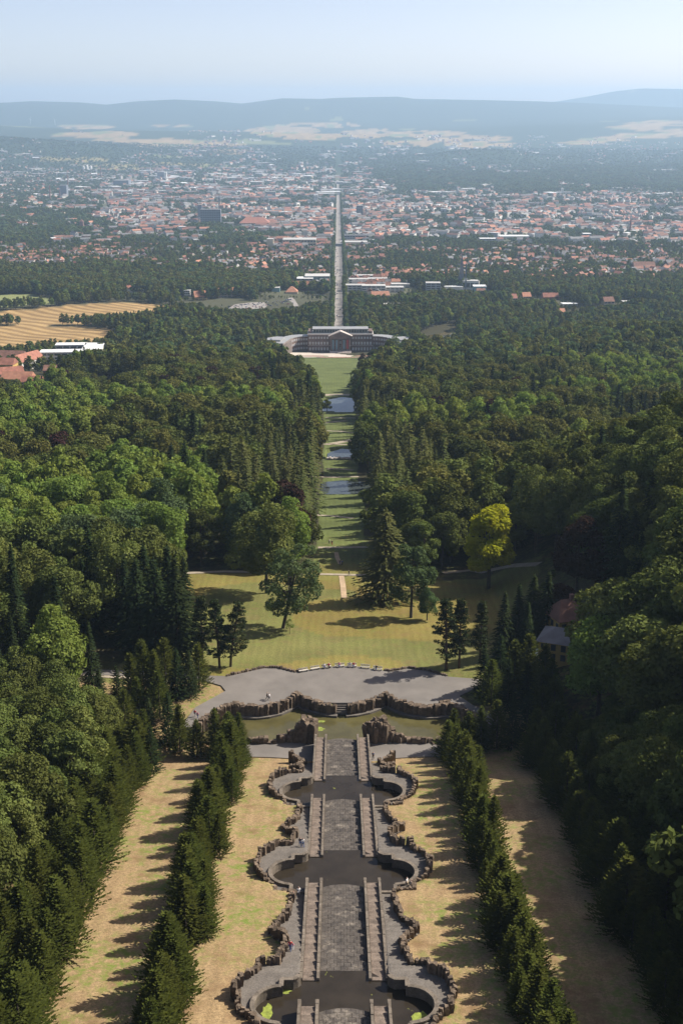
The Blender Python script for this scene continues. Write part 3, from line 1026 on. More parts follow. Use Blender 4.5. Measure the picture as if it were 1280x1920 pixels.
# floating algae patches
for i, (x, y, z, sx_, sy_, lab) in enumerate(((-5.4, 243.2, -NEP_WATER, 1.9, 1.0, 'larger'), (-4.6, 246.6, -NEP_WATER, 1.3, .5, 'smaller'))):
    pts = [(x + sx_ * (0.75 + 0.35 * r6.random()) * math.cos(t), y + sy_ * (0.75 + 0.35 * r6.random()) * math.sin(t)) for t in np.linspace(0, 2 * math.pi, 17)[:-1]]
    tag(sheet('algae_mat', pts, lambda a, b2: z + 0.01, M_ALGAE), '%s yellow-green algae mat floating left of centre on the green pond' % lab, 'algae', 'algae mats')
for (x, y, sx_, sy_, lab) in ((-3.9, 125.2, 1.1, 1.4, 'bright green algae mat floating before the left steps in the lowest pool'), (-7.2, 130.6, 1.0, 0.55, 'algae fringe in the far left corner of the lowest pool'),
                              (8.9, 125.6, 1.0, 1.5, 'algae fringe in the right lobe of the lowest pool'), (-9.2, 126.6, .7, 1.7, 'algae fringe in the left lobe of the lowest pool')):
    pts = [(x + sx_ * (0.6 + 0.5 * r6.random()) * math.cos(t), y + sy_ * (0.6 + 0.5 * r6.random()) * math.sin(t)) for t in np.linspace(0, 2 * math.pi, 19)[:-1]]
    tag(sheet('algae_mat', pts, lambda a, b2: -BASINS[0][1] - 1.04, M_ALGAE), lab, 'algae', 'algae mats')

# ------------------------------------------------------------------ trees
M_BARK = plain_mat('bark', (0.060, 0.045, 0.032), 0.95, 0.35, 2.0)
M_PBARK = plain_mat('pine_bark', (0.085, 0.052, 0.034), 0.95, 0.35, 2.0)
M_BEECH = leaf_mat('beech_leaves', (0.060, 0.079, 0.020), (0.124, 0.142, 0.040), 0.22, 0.016, 0.7)
M_OLIVE = leaf_mat('olive_leaves', (0.076, 0.082, 0.021), (0.142, 0.144, 0.040), 0.22, 0.015, 0.5)
M_LIME = leaf_mat('lime_leaves', (0.105, 0.155, 0.030), (0.205, 0.255, 0.060), 0.32, 0.02, 0.3)
M_YELLOW = leaf_mat('yellow_green_leaves', (0.25, 0.27, 0.018), (0.42, 0.40, 0.028), 0.42, 0.01, 0.15)
M_COPPER = leaf_mat('copper_leaves', (0.026, 0.014, 0.013), (0.060, 0.030, 0.024), 0.2, 0.02, 0.4)
M_BLUEG = leaf_mat('grey_green_leaves', (0.055, 0.092, 0.036), (0.115, 0.160, 0.068), 0.28, 0.02, 0.3)
M_SPRUCE = leaf_mat('spruce_needles', (0.012, 0.021, 0.009), (0.034, 0.047, 0.017), 0.16, 0.02, 0.35)
M_YEW = leaf_mat('young_spruce_needles', (0.036, 0.047, 0.010), (0.094, 0.106, 0.022), 0.18, 0.012, 0.25, 0.6)
M_LARCH = leaf_mat('larch_needles', (0.062, 0.076, 0.024), (0.118, 0.126, 0.044), 0.3, 0.02, 0.35)
M_PINE = leaf_mat('pine_needles', (0.022, 0.034, 0.016), (0.055, 0.068, 0.028), 0.15, 0.015, 0.3)


def unit(a):
    return a / np.maximum(np.linalg.norm(a, axis=1, keepdims=True), 1e-9)


def cards(pos, nrm, size, g, aspect=0.62):
    """diamond leaf sprays: four corners each"""
    n = len(pos)
    t = unit(np.cross(nrm, g.normal(size=(n, 3))))
    b = np.cross(nrm, t)
    s = size[:, None]
    tip = nrm * (s * g.uniform(-0.25, 0.25, (n, 1)))
    v = np.stack([pos - t * s, pos - b * s * aspect + tip, pos + t * s, pos + b * s * aspect + tip], 1)
    return v.reshape(-1, 3), np.arange(4 * n).reshape(n, 4)


def crown(seed, rx, rz, zc, nclump, nleaf, leaf, clump=(0.24, 0.40), flat=0.0, lobes=0, top=0.0):
    """leaf sprays gathered into clumps that are spread over an uneven crown"""
    g = np.random.default_rng(seed)
    d = unit(g.normal(size=(nclump, 3)))
    d[:, 2] = np.where(d[:, 2] < -0.82, -d[:, 2], d[:, 2])
    rad = g.uniform(0.52, 0.86, (nclump, 1))
    if lobes:
        ld = unit(g.normal(size=(lobes, 3)) * [1, 1, 0.8]); ld[:, 2] = np.abs(ld[:, 2]) * 1.2 - 0.35
        k = (d @ unit(ld).T).max(1, keepdims=True)
        rad *= 0.72 + 0.38 * np.clip(k, 0, 1) ** 3
    shape = np.ones((nclump, 1))
    if top: shape = 1 - top * np.clip(d[:, 2:3], 0, 1)
    c = d * rad * [rx, rx, rz] * np.concatenate([shape, shape, np.ones_like(shape)], 1)
    cr = g.uniform(clump[0], clump[1], nclump) * min(rx, rz)
    k = g.choice(nclump, nleaf, p=cr ** 2 / np.sum(cr ** 2))
    ld = unit(g.normal(size=(nleaf, 3)) + d[k] * 0.7 + [0, 0, 0.25])
    r = cr[k] * g.uniform(0.55, 1.08, nleaf) ** 0.6
    p = c[k] + ld * r[:, None] * [1.1, 1.1, 0.85]
    nr = unit(ld * 0.75 + g.normal(size=(nleaf, 3)) * 0.55 + [0, 0, 0.25])
    sz = leaf * g.uniform(0.6, 1.25, nleaf)
    v, f = cards(p, nr, sz, g)
    v[:, 2] += zc
    return v, f, c + [0, 0, zc]


def limb_trunk(seed, h, r0, centers, nl=7, zfork=0.35, n=8, lean=0.0):
    g = random.Random(seed)
    mb = MB()
    pts = [(0, 0, -1.0), (0, 0, 0.4), (lean * 0.3, 0, h * 0.25), (lean * 0.7 + g.uniform(-.3, .3), g.uniform(-.3, .3), h * 0.5), (lean, 0, h * 0.78)]
    mb.tube(pts, [r0 * 1.35, r0 * 1.1, r0 * 0.85, r0 * 0.6, r0 * 0.2], n)
    cs = [centers[i] for i in g.sample(range(len(centers)), min(nl, len(centers)))]
    for c in cs:
        z0 = h * g.uniform(zfork, zfork + 0.25)
        s = Vector((lean * z0 / h, 0, z0)); e = Vector(c)
        m_ = (s + e) / 2 + Vector((0, 0, -0.06 * h + g.uniform(0, .5)))
        mb.tube([s, m_, e], [r0 * 0.42, r0 * 0.28, r0 * 0.07], 5)
    return mb


def spruce(seed, h, rad, z0, dlay, nb, spray, droop=0.28, power=0.85, dens=1.0, up=0.0):
    """whorls of drooping branches built from flat needle sprays"""
    g = np.random.default_rng(seed)
    P_, N_, T_, S_ = [], [], [], []
    z = z0
    while z < h - 0.15:
        q = (h - z) / (h - z0)
        L = rad * q ** power
        n = max(4, int(nb * (0.45 + 0.55 * q) * dens))
        a0 = g.uniform(0, 6.28)
        for i in range(n):
            a = a0 + 6.283 * i / n + g.uniform(-.25, .25)
            l = L * g.uniform(0.72, 1.15) + 0.12
            zz = z + g.uniform(-.5, .5) * dlay
            m = max(2, int(l / (spray * 0.95)) + 1)
            for k in range(m):
                t = (k + g.uniform(0.3, 1.0)) / m
                if t < 0.25 and l > 1.4: continue
                dirx, diry = math.cos(a), math.sin(a)
                pz = zz - droop * l * t * t + up * l * t
                wdt = spray * (1.25 - 0.55 * t)
                lat = (1 - t) * l * 0.16 * g.uniform(-1, 1)
                P_.append((dirx * l * t - diry * lat, diry * l * t + dirx * lat, pz))
                T_.append((dirx, diry, -2 * droop * t + up + g.uniform(-.25, .25)))
                N_.append((g.uniform(-.45, .45), g.uniform(-.45, .45), 1.0))
                S_.append(wdt * g.uniform(.75, 1.25))
        z += dlay * (0.75 + 0.5 * q)
    # leader
    for k in range(5):
        P_.append((0, 0, h - 0.12 * k * h / 10)); T_.append((g.uniform(-.4, .4), g.uniform(-.4, .4), 1)); N_.append((g.normal(), g.normal(), 0.2)); S_.append(spray * 0.8)
    P_ = np.array(P_); T_ = unit(np.array(T_)); N_ = unit(np.array(N_)); S_ = np.array(S_)[:, None]
    B_ = unit(np.cross(N_, T_)); N_ = np.cross(T_, B_)
    sag = N_ * S_ * 0.35
    v = np.stack([P_ - T_ * S_ * 0.7, P_ - B_ * S_ * 0.55 - sag, P_ + T_ * S_ * 1.1, P_ + B_ * S_ * 0.55 - sag], 1)
    n = len(P_)
    return v.reshape(-1, 3), np.arange(4 * n).reshape(n, 4)


def pine(seed, h, rad, z0, ntuft, nleaf, leaf, lean=0.0):
    g = np.random.default_rng(seed)
    t = np.sort(g.uniform(0, 1, ntuft))
    z = z0 + (h - z0) * t ** 0.8
    prof = np.clip(1.12 - t, 0.1, 1) ** 0.6 * np.clip(t * 5 + .45, 0, 1)
    a = g.uniform(0, 6.28, ntuft) + np.arange(ntuft) * 2.4
    rr_ = rad * prof * g.uniform(0.35, 1.0, ntuft)
    c = np.stack([rr_ * np.cos(a) + lean * z / h, rr_ * np.sin(a), z], 1)
    cr = g.uniform(0.42, 0.85, ntuft) * (0.6 + 0.4 * prof)
    k = g.choice(ntuft, nleaf, p=cr ** 2 / np.sum(cr ** 2))
    ld = unit(g.normal(size=(nleaf, 3)) * [1, 1, 0.6] + [0, 0, 0.2])
    p = c[k] + ld * (cr[k] * g.uniform(0.4, 1.0, nleaf))[:, None] * [1.25, 1.25, 0.6]
    v, f = cards(p, unit(ld * 0.5 + g.normal(size=(nleaf, 3)) * 0.5 + [0, 0, 0.3]), leaf * g.uniform(.6, 1.2, nleaf), g, 0.4)
    mb = MB()
    mb.tube([(0, 0, -1), (lean * .1, 0, h * .2), (lean * .45, 0, h * .5), (lean * .8, 0, h * .8), (lean, 0, h * .97)], [.30, .25, .2, .12, .04], 8)
    for i in range(0, ntuft):
        zt_ = max(z0 * 0.75, c[i, 2] - 0.5)
        mb.tube([(lean * zt_ / h, 0, zt_), tuple(c[i] - [0, 0, 0.15])], [.07, .03], 4)
    return v, f, mb


class Kind:
    """one tree model: crown mesh and trunk mesh, built at a nominal height"""
    def __init__(s, name, h, cv, cf, mat, trunk_mb, bark=None):
        s.name = name; s.h = h
        s.crown = mesh_np('crown', cv, cf, mat)
        s.trunk = trunk_mb.mesh('trunk', bark or M_BARK, smooth=True)
        s.mat = mat; s.tris = 2 * len(cf)

    def recolor(s, mat):
        k = object.__new__(Kind)
        k.name, k.h, k.trunk, k.mat = s.name, s.h, s.trunk, mat
        k.crown = s.crown.copy(); k.crown.materials.clear(); k.crown.materials.append(mat)
        return k


def mk_broad(seed, h, rx, nclump, nleaf, leaf, mat, zlow=0.16, lobes=0, top=0.0, lean=0.0, clump=(0.24, 0.40), nl=7):
    zb = h * zlow
    rz = (h - zb) / 2
    v, f, c = crown(seed, rx, rz * 1.04, zb + rz, nclump, nleaf, leaf, clump, 0, lobes, top)
    v[:, 0] += lean * v[:, 2] / h
    return Kind('broadleaf_tree', h, v, f, mat, limb_trunk(seed, h, 0.018 * h, c + [lean * 0.5, 0, 0], nl, lean=lean))


def mk_spruce(seed, h, rad, z0, dlay, nb, spray, mat, **kw):
    v, f = spruce(seed, h, rad, z0, dlay, nb, spray, **kw)
    mb = MB().tube([(0, 0, -1.0), (0, 0, h * .3), (0, 0, h * .7), (0, 0, h * .98)], [.016 * h, .013 * h, .007 * h, .02], 7)
    return Kind('spruce_tree', h, v, f, mat, mb)


# near models
BROAD = [mk_broad(11 + i, 22, rx * 1.08, 44, 9500, 0.36, M_BEECH, zl, lobes=lb, top=tp, clump=(.20, .36)) for i, (rx, zl, lb, tp) in
         enumerate(((7.2, .10, 5, .25), (6.2, .08, 6, .3), (7.8, .12, 7, .15), (5.6, .06, 5, .4)))]
LIME = [mk_broad(31 + i, 22, rx, 52, 9500, 0.36, M_LIME, .08, lobes=5, top=.3) for i, rx in enumerate((6.6, 7.4, 6.0))]
BLUEG = [k.recolor(M_BLUEG) for k in LIME[:2]]
COPPER = [BROAD[1].recolor(M_COPPER), BROAD[0].recolor(M_COPPER)]
FIR = [mk_spruce(51 + i, 24, r, 2.0, .62, 15, .52, M_SPRUCE) for i, r in enumerate((4.2, 3.6, 4.8))]
LARCH = [mk_spruce(61 + i, 26, r, 4.0, .8, 11, .62, M_LARCH, droop=.22, power=.7) for i, r in enumerate((4.6, 5.4))]
HEDGE = [mk_spruce(71 + i, 10, r, .15, .30, 15, .30, M_YEW, droop=-.05, power=.72, up=.38) for i, r in enumerate((2.9, 3.2, 2.7, 3.4))]
YOUNG = [mk_spruce(81 + i, 12, r, .3, .42, 13, .36, M_SPRUCE, droop=.05, power=.8, up=.12) for i, r in enumerate((2.9, 3.3))]
PINES = []
for i, (rad, lean) in enumerate(((2.2, 0.2), (3.0, 0.8), (3.1, 2.2))):
    v, f, mb = pine(91 + i, 17, rad, 3.0, 120, 5200, .27, lean)
    k = Kind('pine_tree', 17, v, f, M_PINE, mb, M_PBARK); PINES.append(k)

# models for the wood farther off
MIDB = [mk_broad(111 + i, 22, rx * 1.1, 30, 2600, 0.58, M_BEECH, .08, lobes=lb, top=tp, nl=0, clump=(.20, .36)) for i, (rx, lb, tp) in enumerate(((6.8, 0, .2), (6.0, 5, .3), (7.4, 6, .15), (5.2, 4, .4)))]
MIDB[3] = MIDB[3].recolor(M_OLIVE); MIDB[0] = MIDB[0].recolor(M_OLIVE)
MIDL = [mk_broad(121, 22, 6.4, 40, 2600, 0.62, M_LIME, .08, lobes=5, top=.3, nl=0)]
MIDC = [mk_spruce(131 + i, 24, r, 2, 1.0, 12, .95, M_SPRUCE) for i, r in enumerate((4.0, 3.4))]
MIDR = [mk_spruce(135, 26, 4.6, 4, 1.2, 10, 1.0, M_LARCH, droop=.2, power=.7)]
MIDP = [MIDB[1].recolor(M_COPPER)]
FARB = [mk_broad(141 + i, 20, rx, 26, 800, 1.1, m_, .06, lobes=4, top=.25, nl=0) for i, (rx, m_) in enumerate(((6.6, M_BEECH), (6.0, M_BLUEG), (5.4, M_LIME), (6.4, M_OLIVE)))]
FARC = [mk_spruce(151, 22, 4.0, 2, 1.8, 9, 1.7, M_SPRUCE)]
TOWNT = [mk_broad(161 + i, 14, rx, 14, 170, 1.7, m_, .04, lobes=3, top=.2, nl=0) for i, (rx, m_) in enumerate(((5.6, M_BEECH), (5.0, M_BLUEG)))]


def place(kind, x, y, h, name=None, label=None, cat='tree', group=None, rz=None, wide=1.0, z=None):
    s = h / kind.h
    t = empty(name or kind.name, (x, y, Hs(x, y) - 0.1 if z is None else z), random.uniform(0, 6.28) if rz is None else rz)
    tag(t, label, cat, group)
    t.scale = (s * wide, s * wide, s)
    obj('trunk', kind.trunk, t)
    obj('crown', kind.crown, t)
    return t


ORD = ['first', 'second', 'third', 'fourth', 'fifth', 'sixth', 'seventh', 'eighth', 'ninth', 'tenth', 'eleventh', 'twelfth', 'thirteenth', 'fourteenth', 'fifteenth',
       'sixteenth', 'seventeenth', 'eighteenth', 'nineteenth', 'twentieth', 'twenty-first', 'twenty-second', 'twenty-third', 'twenty-fourth', 'twenty-fifth',
       'twenty-sixth', 'twenty-seventh', 'twenty-eighth', 'twenty-ninth', 'thirtieth', 'thirty-first', 'thirty-second', 'thirty-third', 'thirty-fourth']
TAKEN = []        # x, y, radius already planted
UNITS = ['', 'first', 'second', 'third', 'fourth', 'fifth', 'sixth', 'seventh', 'eighth', 'ninth']
TENS = {2: 'twent', 3: 'thirt', 4: 'fort', 5: 'fift', 6: 'sixt', 7: 'sevent', 8: 'eight', 9: 'ninet'}


def ordinal(n):
    """1 -> first, 23 -> twenty-third"""
    if n <= 19: return ORD[n - 1]
    t, u = divmod(n, 10)
    if n >= 100: return 'hundred-and-' + ordinal(n - 100) if n > 100 else 'hundredth'
    return TENS[t] + ('ieth' if u == 0 else 'y-' + UNITS[u])


RANKED = {}       # (landmark, wording) -> [(distance, object)]


def rank(o, wording, marks):
    """the label names the nearest landmark and how near the thing stands to it"""
    x_, y_ = o.location.x, o.location.y
    d, nm_ = min((math.hypot(x_ - a, y_ - b_), n_) for n_, (a, b_) in marks.items())
    RANKED.setdefault((nm_, wording), []).append((d, o))


def settle_labels():
    for (nm_, wording), lst in RANKED.items():
        lst.sort(key=lambda t: t[0])
        for i, (d, o) in enumerate(lst):
            o['label'] = (wording + ', ' + (ordinal(i + 1) + ' nearest to ' if len(lst) > 1 else 'nearest to ') + nm_)
    RANKED.clear()



# the four clipped-looking spruce rows along the cascade
r7 = random.Random(77)
for (x0, x1, ya, yb, step, hh, nm_) in ((-21.4, -21.0, 234, 112, 4.3, 9.8, 'inner row left of the cascade'), (21.6, 21.8, 232, 112, 4.3, 9.8, 'inner row right of the cascade'),
                                        (-38.0, -36.2, 226, 104, 4.5, 10.0, 'outer row left of the cascade'), (37.2, 38.4, 226, 104, 4.5, 10.5, 'outer row right of the cascade'),
                                        (-43.0, -41.4, 224, 108, 4.6, 10.5, 'hindmost row left of the cascade'), (42.2, 43.2, 224, 108, 4.6, 11.5, 'hindmost row right of the cascade')):
    n = int(abs(yb - ya) / step)
    for i in range(n + 1):
        t = i / n
        x = x0 + (x1 - x0) * t + r7.uniform(-1.0, 1.0); y = ya + (yb - ya) * t + r7.uniform(-1.3, 1.3)
        h = hh * r7.uniform(.72, 1.2)
        place(r7.choice(HEDGE), x, y, h, 'spruce_tree', 'dense young spruce, %s from the pond end in the %s' % (ORD[i], nm_), 'tree', 'spruce rows along the cascade', wide=r7.uniform(.85, 1.25))
        TAKEN.append((x, y, 3.2 if 'hind' not in nm_ else 0.5))
        if i % 2 == 0 and 'inner' in nm_ and i < n:
            xx = x + r7.choice((-1, 1)) * r7.uniform(1.2, 2.0); yy = y - step * .5
            place(r7.choice(HEDGE), xx, yy, h * r7.uniform(.7, .9), 'spruce_tree', 'smaller spruce squeezed in beside the %s tree of the %s' % (ORD[i], nm_), 'tree', 'spruce rows along the cascade')


def hero(kind, px, row, h, name, label, cat='tree', group=None, wide=1.0, rz=None):
    x, y = on_ground(px, row)
    TAKEN.append((x, y, 5.5 if kind in BROAD + LIME else 3.0))
    return place(kind, x, y, h, name, label, cat, group, rz, wide)


OAK = mk_broad(201, 24, 8.4, 70, 8000, 0.34, M_BLUEG, .04, lobes=0, top=.1, lean=4.0, clump=(.13, .25), nl=20)
OAK2 = mk_broad(202, 22, 6.2, 46, 6000, 0.34, M_BLUEG, .08, lobes=6, top=.2, lean=0.5, clump=(.17, .30), nl=12)
YEL = mk_broad(203, 24, 7.2, 44, 9500, 0.42, M_YELLOW, .0, lobes=4, top=.2, clump=(.2, .34))
SAP = mk_broad(204, 4, 1.3, 12, 260, 0.16, M_LIME, .35, nl=3)
BIGR = mk_spruce(205, 26, 6.6, 2.0, .62, 15, .58, M_LARCH, droop=.22, power=.62)
hero(OAK, 531, 1178, 24, 'oak_tree', 'tall spreading oak with leaning trunk, standing free on the meadow left of the axis', rz=0.2)
hero(SAP, 543, 1189, 4.0, 'sapling', 'tiny staked sapling on the meadow right of the free-standing oak')
hero(BIGR, 722, 1128, 27, 'larch_tree', 'tall layered larch on the meadow, right of the axis at the mouth of the avenue', wide=1.4)
hero(OAK2, 770, 1158, 22, 'broadleaf_tree', 'slender double-stemmed tree with loose crown right of the tall larch', rz=1.0)
hero(BLUEG[0], 800, 1163, 9, 'broadleaf_tree', 'small bushy tree at the foot of the double-stemmed tree')
hero(YEL, 915, 1104, 26, 'broadleaf_tree', 'brilliant yellow-green tree standing alone before the dark wood on the right', wide=1.2, rz=2.0)
for (px, row, h, k, lab) in ((380, 1246, 17.0, 0, 'slim pine, leftmost of the three on the left edge of the meadow'), (412, 1252, 16.5, 1, 'pine in the middle of the three on the left edge of the meadow'),
                             (432, 1250, 16.0, 2, 'leaning pine, rightmost of the three on the left edge of the meadow'), (836, 1256, 17.5, 1, 'pine nearest the plaza among the three right of the meadow'),
                             (860, 1252, 17.0, 0, 'slim pine in the middle of the three right of the meadow'), (899, 1243, 15.5, 0, 'pine farthest right of the three beside the meadow')):
    hero(PINES[k], px, row, h, 'pine_tree', lab, group='pines by the plaza', rz=0.0 if k == 2 else None, wide=1.1)
for i, (px, row, h, k) in enumerate(((262, 1222, 24, 0), (296, 1232, 25, 2), (334, 1240, 26, 0), (320, 1200, 25, 1), (276, 1190, 24, 2), (350, 1212, 23, 1), (240, 1205, 22, 0))):
    hero(FIR[k], px, row, h, 'spruce_tree', 'tall black-green spruce, %s of the dark clump left of the three pines' % ORD[i], group='dark spruce clump left of the meadow', wide=1.4)
for i, (px, row, h) in enumerate(((190, 1352, 12), (222, 1335, 11), (248, 1318, 12), (270, 1300, 13), (292, 1312, 12), (312, 1296, 13), (334, 1310, 12), (356, 1304, 11), (374, 1290, 11), (300, 1345, 11), (260, 1350, 10),
                                  (236, 1372, 10), (282, 1398, 11), (318, 1396, 12), (338, 1412, 11), (370, 1420, 8.5), (404, 1420, 11), (430, 1418, 10), (262, 1425, 11), (285, 1448, 10), (262, 1470, 10), (214, 1395, 11), (180, 1385, 11))):
    hero((YOUNG + HEDGE)[i % 6], px, row, h, 'spruce_tree', 'young spruce, %s of the loose cluster between the left path and the pond' % ORD[i], group='young spruces left of the pond')
for i, (px, row, h) in enumerate(((905, 1300, 12), (935, 1290, 13), (962, 1300, 13), (990, 1296, 14), (1018, 1310, 13), (920, 1322, 11), (950, 1330, 12), (985, 1336, 12), (1010, 1345, 12), (878, 1412, 9.5), (900, 1408, 10), (930, 1402, 11), (958, 1398, 11.5), (985, 1392, 12), (1012, 1385, 12), (1035, 1372, 13), (1030, 1340, 13))):
    hero((YOUNG + HEDGE)[i % 6], px, row, h, 'spruce_tree', 'young spruce, %s of the cluster right of the plaza and pond' % ORD[i], group='young spruces right of the pond')
for i, (px, row, h) in enumerate(((942, 1236, 17), (968, 1226, 18), (995, 1216, 19), (1022, 1205, 18), (985, 1240, 15))):
    hero(FIR[i % 3], px, row, h, 'spruce_tree', 'broad dark spruce, %s of the group left of the yellow house' % ORD[i], group='spruces left of the yellow house', wide=1.3)
for i, (px, row, h, lab) in enumerate(((1078, 1128, 24, 'large copper beech with dark purple crown on the right, behind the yellow house'), (1050, 1180, 13, 'small copper beech below the large one on the right'))):
    hero(COPPER[i], px, row, h, 'copper_beech', lab)
hero(COPPER[0], 520, 838, 23, 'copper_beech', 'purple copper beech, left of two beside the lawn axis halfway to the palace')
hero(COPPER[1], 572, 842, 21, 'copper_beech', 'purple copper beech, right of two beside the lawn axis halfway to the palace')
hero(LIME[0], 105, 1318, 22, 'broadleaf_tree', 'round bright green tree at the left edge, below the black spruces', wide=1.15)
hero(LIME[1], 262, 1068, 23, 'broadleaf_tree', 'rounded light green tree at the corner of the wood behind the black spruces')
hero(BROAD[3], 318, 1085, 22, 'broadleaf_tree', 'upright darker tree just right of the rounded light green one')
hero(BROAD[3], 378, 1062, 21, 'broadleaf_tree', 'narrow oval tree at the edge of the left glade')
hero(BROAD[2], 500, 1112, 26, 'broadleaf_tree', 'big olive-green tree behind the free-standing oak', wide=1.1)
for i, (px, row) in enumerate(((20, 1040), (75, 1035), (130, 1030), (180, 1020), (225, 1030), (45, 1000), (105, 990), (160, 985), (215, 985), (5, 985))):
    hero(LIME[i % 3], px, row + 45, 24, 'broadleaf_tree', 'pale green lime tree, %s of the bright stand at the left edge' % ORD[i], group='bright lime stand at the left edge')
hero(BROAD[0], 120, 1215, 23, 'broadleaf_tree', 'dark brownish beech in front of the bright lime stand', wide=1.1)
hero(BROAD[2], 60, 1195, 22, 'broadleaf_tree', 'dark beech at the left picture edge before the lime stand')
for i, (px, row, h) in enumerate(((1150, 1290, 26), (1230, 1300, 27), (1120, 1340, 23), (1200, 1370, 26), (1275, 1260, 27), (1270, 1400, 26))):
    hero((BROAD[0], BROAD[2], LIME[1], BROAD[0], BROAD[2], BROAD[0])[i], px, row, h, 'broadleaf_tree', 'huge sunlit beech, %s of the group filling the right edge beside the yellow house' % ORD[i], group='huge beeches at the right edge', wide=1.15)

# ------------------------------------------------------------------ the woods
BUILD_SITES = []   # (x, y, r): kept clear for buildings, plus two gaps added so sun reaches a tree and a roof, filled here because the woods come first
for (px, row, r_) in ((1045, 1225, 9), (510, 660, 34), (545, 655, 30), (640, 662, 62), (952, 1090, 13), (1105, 1205, 9), (125, 690, 46), (165, 690, 40), (60, 700, 36), (20, 715, 34), (256, 672, 14), (398, 676, 26), (20, 680, 30),
                      (75, 730, 16), (120, 720, 12), (240, 728, 10), (220, 715, 12), (480, 578, 60), (560, 568, 50), (380, 568, 30), (430, 566, 34), (520, 552, 24), (562, 552, 46), (595, 532, 44), (258, 552, 24), (352, 558, 16), (664, 549, 34), (700, 551, 38), (735, 550, 38), (690, 536, 50), (755, 543, 30), (882, 547, 32), (850, 547, 28), (898, 549, 22), (811, 548, 26),
                      (712, 560, 16), (740, 575, 22), (1000, 560, 22), (1060, 572, 16), (980, 566, 18), (930, 572, 16), (1135, 575, 16), (1185, 568, 22), (1030, 563, 20), (1052, 590, 12), (1032, 622, 10), (1090, 580, 12)):
    x, y = on_ground(px, row); BUILD_SITES.append((x, y, r_))
LAKE = [on_ground(*p) for p in ((780, 668), (786, 640), (792, 626), (812, 616), (838, 610), (850, 605), (862, 612), (850, 630), (838, 650), (832, 668), (808, 672))]
GLADE = [on_ground(*p) for p in ((940, 648), (952, 638), (962, 640), (950, 652))]
OPENS = [MEADOW, LAKE, GLADE] + FIELDS + [[on_ground(*p) for p in q] for q in (
    [(790, 1095), (880, 1055), (1000, 1060), (1010, 1090), (900, 1130), (830, 1135)],
    [(150, 1262), (170, 1235), (240, 1228), (400, 1250), (400, 1290), (330, 1290), (150, 1285)],
    [(410, 585), (450, 568), (545, 560), (560, 575), (480, 584), (430, 592)])]
g8 = np.random.default_rng(88)
cand = []
ys = 100.0
PTS = []
while ys < 2250:
    sp_ = 5.4 if ys < 262 else (7.6 if ys < 420 else (9.0 if ys < 1000 else 9.6))
    hw = 0.285 * (ys * 0.953 + 140) + 65
    xs_ = np.arange(-hw, hw, sp_)
    x = xs_ + g8.uniform(-.42, .42, len(xs_)) * sp_
    y = ys + g8.uniform(-.42, .42, len(xs_)) * sp_
    PTS.append(np.stack([x, y], 1))
    ys += sp_
PTS = np.concatenate(PTS)
x, y = PTS[:, 0], PTS[:, 1]
ok = ~((np.abs(x) < 41.5) & (y < 258))
ok &= ~((x < 0) & (x > -44) & (y < 262)) & ~((x > 0) & (x < 43) & (y < 262))
for poly in OPENS:
    for ddx, ddy in ((0, 0), (3.6, 0), (-3.6, 0), (0, 3.6), (0, -3.6)):
        ok &= ~inside(poly, x + ddx, y + ddy)
ok &= ~((np.abs(x - 0) < 17) & (y > 1450))
for bx, by, br in BUILD_SITES:
    ok &= (x - bx) ** 2 + (y - by) ** 2 > br ** 2
for tx, ty, tr in TAKEN:
    ok &= (x - tx) ** 2 + (y - ty) ** 2 > (tr + 2.6) ** 2
ok &= ~((x > -40) & (x < 62) & (y > 262) & (y < 300))
PTS = PTS[ok]
x, y = PTS[:, 0], PTS[:, 1]
zz = H(x, y)
con = vnoise(x, y, 55, 21) * 0.6 + vnoise(x, y, 17, 22) * 0.4
flank = np.exp(-((np.abs(x) - 22) / 14) ** 2) * smooth(380, 430, y) * (1 - smooth(640, 800, y))
is_con = (con + 0.08 * flank) > 0.70
is_lar = (con + 0.16 * flank > 0.60) & (flank > 0.15)
is_con &= ~is_lar
limey = vnoise(x, y, 70, 31) + 0.3 * vnoise(x, y, 11, 32)
rnd = g8.uniform(0, 1, len(x))
stand = (x < -50) & (y > 318) & (y < 440) | (x > 95) & (y > 430) & (y < 560)
limey = np.where(stand, 1.2, limey)
is_con &= ~stand
hgt = g8.uniform(17, 29, len(x))
near = y < 262
hgt = np.where(near & (x < 0), g8.uniform(12, 18, len(x)), hgt)
hgt = np.where(near & (x > 0), g8.uniform(17, 24, len(x)), hgt)
hgt = np.where((x > 0) & near, np.where(x < 57, g8.uniform(26, 31, len(x)), g8.uniform(28, 33, len(x))), hgt)
hgt = np.where(y > 1450, g8.uniform(15, 22, len(x)), hgt)
# trees standing in front of buildings, fields and the lake stay low enough to leave them in view
for bx, by, br in BUILD_SITES:
    m = (np.abs(x - bx) < br * 1.15 + 4) & (y < by) & (by - y < 170)
    hgt = np.where(m, np.minimum(hgt, np.maximum(3.5, (by - y - br) * 0.18 + 2)), hgt)
for poly in FIELDS + [LAKE, GLADE]:
    ym_ = np.array([p[1] for p in poly]); xm_ = np.array([p[0] for p in poly])
    m = (x > xm_.min()) & (x < xm_.max()) & (y < ym_.mean()) & (ym_.min() - y < 60)
    hgt = np.where(m, np.minimum(hgt, 13 + 3 * rnd), hgt)
dxx = x - CAMX
dep = (y * math.cos(PITCH) - zz * math.sin(PITCH))
ppx = 634 + FPX * dxx / dep
row_top = 960 - FPX * (y * math.sin(PITCH) + (zz + hgt) * math.cos(PITCH)) / dep
inframe = (ppx > -30) & (ppx < 1310)
inview = (ppx > -40 - 14000 / dep) & (ppx < 1320 + np.where(y < 330, 70000, 14000) / dep) & (row_top < 2100)
